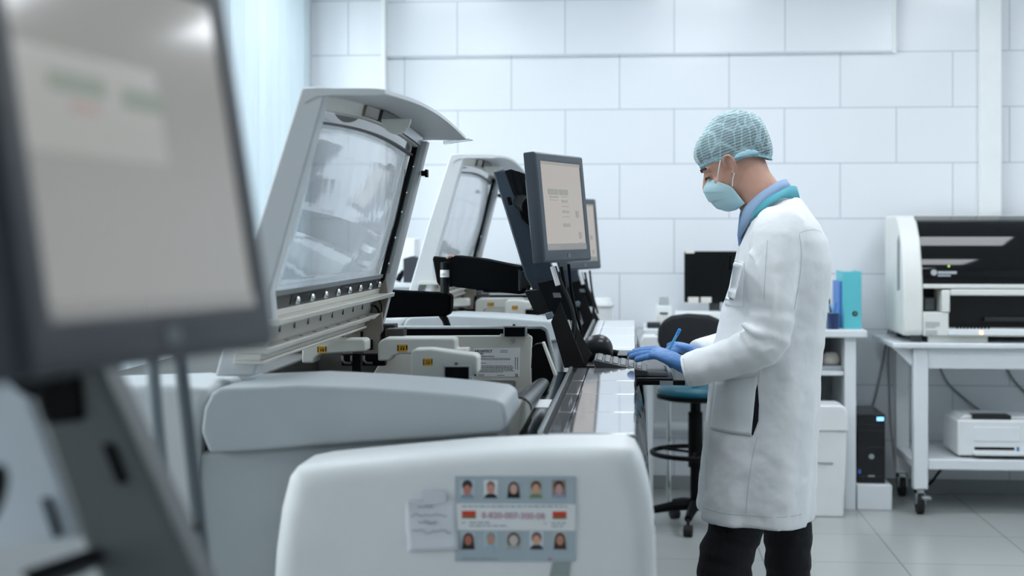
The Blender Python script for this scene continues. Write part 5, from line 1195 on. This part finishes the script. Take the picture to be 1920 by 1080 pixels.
bm = newbm(); prism(bm, [P(45, 700, Yc - .004), P(150, 695, Yc - .004), P(160, 790, Yc - .004), P(80, 800, Yc - .004)], (0, .02, 0)); mk('tilt_block', bm, BLACK, t, .006)
bm = newbm(); prism(bm, [P(188, 832, Yc - .003), P(212, 832, Yc - .003), P(240, 905, Yc - .003), P(218, 910, Yc - .003)], (0, .012, 0)); mk('slot', bm, BLACK, t, .002)
bm = newbm(); prism(bm, [P(-30, 690, Yc + .02), P(42, 700, Yc + .02), P(150, 985, Yc + .02), P(146, 1012, Yc + .02), P(60, 1020, Yc + .02), P(-30, 1030, Yc + .02)], (0, .012, 0)); mk('side_plate', bm, mat('pale_blue_grey_metal', (206, 216, 224), .4), t, .006)
bm = newbm(); prism(bm, [P(74, 935, Yc + .015), P(90, 935, Yc + .015), P(114, 1005, Yc + .015), P(100, 1012, Yc + .015)], (0, .01, 0)); mk('slot', bm, CHARCOAL, t, .001)
bm = newbm(); tube(bm, [P(-30, 930, 1.1), P(-12, 935, 1.1)], .028, 20); mk('knob', bm, BLACK, t, .004)
bm = newbm(); prism(bm, [P(30, 1072, 1.14), P(170, 1026, 1.2), P(185, 1040, 1.2), P(120, 1075, 1.16), P(60, 1100, 1.14)], (0, .05, -.012)); mk('tray_edge', bm, BLACK_SATIN, t, .004)
bm = newbm(); tube(bm, [P(60, 690, 1.18), P(120, 640, 1.16), P(108, 570, 1.15)], .03, 16); mk('tilt_arm', bm, BLACK, t)
bm = newbm(); bot = P(345, 1240, Yc); box(bm, (bot.x - .12, Yc - .05, bot.z - .04), (bot.x + .16, Yc + .12, bot.z + .005)); mk('base_clamp', bm, DKM, t, .006)
# module that carries the nearest column, below the frame
bz = bot.z - .041
a2_ = thing('support_cabinet', 'pale cabinet below the nearest monitor column at the lower left', 'cabinet', (bot.x, 1.25, 0))
qbox('cabinet_body', (bot.x - .35, 1.0, 0), (bot.x + .25, 1.6, bz), WHITE_PLASTIC, a2_, .01)
# hanging cables
Yk = 1.75
for pts, r, m, lab in (([(284, 640), (292, 760), (304, 880), (316, 985), (330, 1100), (350, 1290)], .0085, mat('cable_mid_grey', (120, 130, 136), .5), 'blurred pale grey cable hanging under the nearest monitor, left of the pair'),
                       ([(334, 640), (348, 760), (364, 900), (376, 1000), (392, 1120), (410, 1290)], .0085, mat('cable_dark_grey', (84, 94, 100), .5), 'blurred dark grey cable hanging under the nearest monitor, right of the pair')):
    bm = newbm(); tube(bm, spline([P(a, b, Yk) for a, b in pts], 6), r, 10); hc = tag(mk('hanging_cable', bm, m), lab, 'cable', 'cables under the nearest monitor')
bm = newbm(); prism(bm, [P(308, 988, Yk - .012), P(372, 982, Yk - .012), P(376, 1000, Yk - .012), P(312, 1008, Yk - .012)], (0, .003, 0)); mk('connector', bm, BLACK, hc, .001)
bm = newbm(); prism(bm, [P(318, 1006, Yk - .012), P(345, 1004, Yk - .012), P(352, 1060, Yk - .012), P(335, 1062, Yk - .012)], (0, .003, 0)); mk('connector_tail', bm, CHARCOAL, hc, .001)

# ------------------------------------------------------------------ papers taped on the white end cover
PYF = 2.619
def fpoly(pxs, off, d=.0006): 
    return [P(a, b, PYF - off) for a, b in pxs]
nt_ = thing('paper_note', 'handwritten white paper note taped left of the photo card on the end cover', 'note', tuple(P(806, 980, PYF)))
bm = newbm(); n = 10
x0, x1, y0_, y1_ = 760, 856, 936, 1036
vs = [[bm.verts.new(P(x0 + (x1 - x0) * i / n + (4 if j > 6 else 0) * j / n, y0_ + (y1_ - y0_) * j / n - 5 * i / n * (j / n) + (6 if i == 0 and j == 0 else 0), PYF - .002 - (.008 * max(0, 1 - math.hypot(i, j) / 3)) - (.003 * (j / n) ** 2))) for i in range(n + 1)] for j in range(n + 1)]
for j in range(n):
    for i in range(n): bm.faces.new((vs[j][i], vs[j + 1][i], vs[j + 1][i + 1], vs[j][i + 1]))
o = mk('sheet', bm, mat('note_paper', (222, 226, 232), .75), nt_, 0, 2, 180); s = o.modifiers.new('t', 'SOLIDIFY'); s.thickness = .0006
bm = newbm(); prism(bm, fpoly([(792, 920), (835, 919), (836, 944), (793, 946)], .004), (0, .0008, 0)); mk('tape_tab', bm, mat('tab_paper', (214, 218, 226), .7), nt_)
bm = newbm()
PENM = mat('pen_grey_blue', (150, 158, 172), .7)
def scrib(x0, x1, y, amp, seed):
    r_ = random.Random(seed); pts = [P(x0 + (x1 - x0) * k / 16, y + r_.uniform(-amp, amp), PYF - .0062) for k in range(17)]
    tube(bm, spline(pts, 3), .0008, 5)
scrib(784, 812, 950, 2.5, 1); scrib(770, 838, 966, 2, 2); scrib(785, 818, 980, 4, 3); scrib(772, 845, 997, 4, 4)
for f in bm.faces: pass
o = mk('handwriting', bm, PENM, nt_); o['kind'] = 'stuff'
cd = thing('photo_card', 'grey card with ten small portraits and two flags taped on the end cover', 'card', tuple(P(966, 970, PYF)))
bm = newbm(); prism(bm, fpoly([(853, 893), (1079, 893), (1079, 1053), (853, 1053)], .0012), (0, .0008, 0)); mk('card_sheet', bm, mat('card_grey', (172, 186, 194), .5), cd)
bm = newbm(); prism(bm, fpoly([(856, 944), (1080, 946), (1079, 995), (857, 994)], .0018), (0, .0006, 0)); bd_ = mk('white_band', bm, PAPER, cd)
def flag(x0, x1, y0, y1):
    ym = y0 + (y1 - y0) * .72; bm = newbm()
    prism(bm, fpoly([(x0, y0), (x1, y0), (x1, ym), (x0, ym)], .0024), (0, .0005, 0)); k = len(bm.faces)
    prism(bm, fpoly([(x0, ym), (x1, ym), (x1, y1), (x0, y1)], .0024), (0, .0005, 0))
    for f in list(bm.faces)[k:]: f.material_index = 1
    mk('flag', bm, [mat('flag_red', (206, 62, 44), .5), mat('flag_green', (110, 118, 60), .5)], cd)
flag(866, 892, 958, 972); flag(1036, 1062, 959, 973)
pm = PYF / F
text_mesh('8-820-007-300-08', 16.4 * pm, mat('pink_ink', (190, 138, 160), .5), 'phone_number', cd, P(903, 971.5, PYF - .0026), (1, 0, 0), (0, 0, 1), bold=.0001)
bm = newbm(); rnd = random.Random(9)
for (xa_, xb_, yy) in ((866, 1066, 949.5), (866, 872, 980), (880, 918, 980), (880, 952, 986), (1020, 1024, 981), (1034, 1062, 981), (1034, 1058, 987), (866, 936, 1048)):
    x = xa_
    while x < xb_:
        w_ = min(rnd.uniform(5, 14), xb_ - x); prism(bm, fpoly([(x, yy - 1), (x + w_, yy - 1), (x + w_, yy + 1), (x, yy + 1)], .0026), (0, .0003, 0)); x += w_ + 2.5
o = mk('small_print', bm, mat('print_blue_grey', (140, 154, 164), .6), cd); o['kind'] = 'stuff'
def ell(bm, cx, cy, rx, ry, off, mi, a0=0, a1=2 * PI, n=18):
    k = len(bm.faces); prism(bm, fpoly([(cx + rx * math.cos(a0 + (a1 - a0) * i / n), cy - ry * math.sin(a0 + (a1 - a0) * i / n)) for i in range(n + (0 if a1 - a0 > 6.2 else 1))], off), (0, .0003, 0))
    for f in list(bm.faces)[k:]: f.material_index = mi
PORT = [[(876, 918), (198, 206, 210), 'dark_hair_short', (44, 44, 48), (196, 128, 112), (134, 152, 176)], [(920, 918), (228, 232, 236), 'bald', (120, 88, 76), (206, 150, 132), (24, 28, 34)], [(963, 918), (176, 186, 192), 'long', (46, 38, 38), (214, 170, 156), (20, 20, 24)], [(1005, 918), (170, 182, 176), 'short', (84, 56, 44), (216, 164, 138), (120, 140, 108)], [(1048, 918), (150, 136, 128), 'short', (40, 30, 30), (206, 160, 150), (150, 160, 180)],
        [(878, 1014), (186, 196, 202), 'long', (52, 36, 34), (180, 112, 96), (28, 28, 32)], [(920, 1014), (182, 200, 204), 'bald', (150, 150, 150), (190, 150, 132), (160, 190, 206)], [(963, 1014), (176, 186, 188), 'curly', (92, 72, 64), (206, 196, 188), (170, 170, 168)], [(1006, 1014), (210, 220, 226), 'short', (104, 82, 70), (218, 164, 142), (28, 36, 56)], [(1050, 1014), (186, 196, 196), 'long', (58, 44, 38), (192, 138, 112), (64, 40, 36)]]
for k, ((cx_, cy_), bg, st_, hair, skin, cloth) in enumerate(PORT):
    ms = [mat('portrait_' + n_ + str(k), c_, .6) for n_, c_ in (('back', bg), ('hair', hair), ('skin', skin), ('cloth', cloth))]
    bm = newbm(); prism(bm, fpoly([(cx_ - 13, cy_ - 18), (cx_ + 13, cy_ - 18), (cx_ + 13, cy_ + 16), (cx_ - 13, cy_ + 16)], .0018), (0, .0004, 0))
    if st_ == 'long': ell(bm, cx_, cy_ - 1, 10.5, 14, .0021, 1); k_ = len(bm.faces); prism(bm, fpoly([(cx_ - 10.5, cy_), (cx_ + 10.5, cy_), (cx_ + 12, cy_ + 15), (cx_ - 12, cy_ + 15)], .00205), (0, .0003, 0)); [setattr(f, 'material_index', 1) for f in list(bm.faces)[k_:]]
    elif st_ == 'curly': ell(bm, cx_, cy_ - 1, 12, 15, .0021, 1)
    ell(bm, cx_, cy_ + 16, 12.5, 9, .0022, 3, 0, PI)
    if st_ == 'short': ell(bm, cx_, cy_ - 6, 9.5, 10.5, .0023, 1)
    if st_ == 'dark_hair_short': ell(bm, cx_, cy_ - 8, 9.5, 10, .0023, 1)
    if st_ == 'bald': ell(bm, cx_, cy_ - 7, 7.5, 9, .0023, 1)
    ell(bm, cx_, cy_ - (1 if st_ != 'dark_hair_short' else -1), 7 if st_ != 'curly' else 8.5, 9.5, .0026, 2)
    mk('portrait', bm, ms, cd)
bm = newbm(); prism(bm, fpoly([(1036, 1054), (1070, 1054), (1066, 1082), (1030, 1082)], .0014), (0, .0004, 0)); tag(mk('clear_tape', bm, mat('tape_grey', (150, 160, 160), .25)), 'strip of greyish tape below the photo card on the white end cover', 'tape')
bm = newbm(); ell(bm, 1031, 1049, 4, 3, .0026, 0); mk('pink_stamp', bm, mat('stamp_pink', (186, 130, 170), .5), cd)
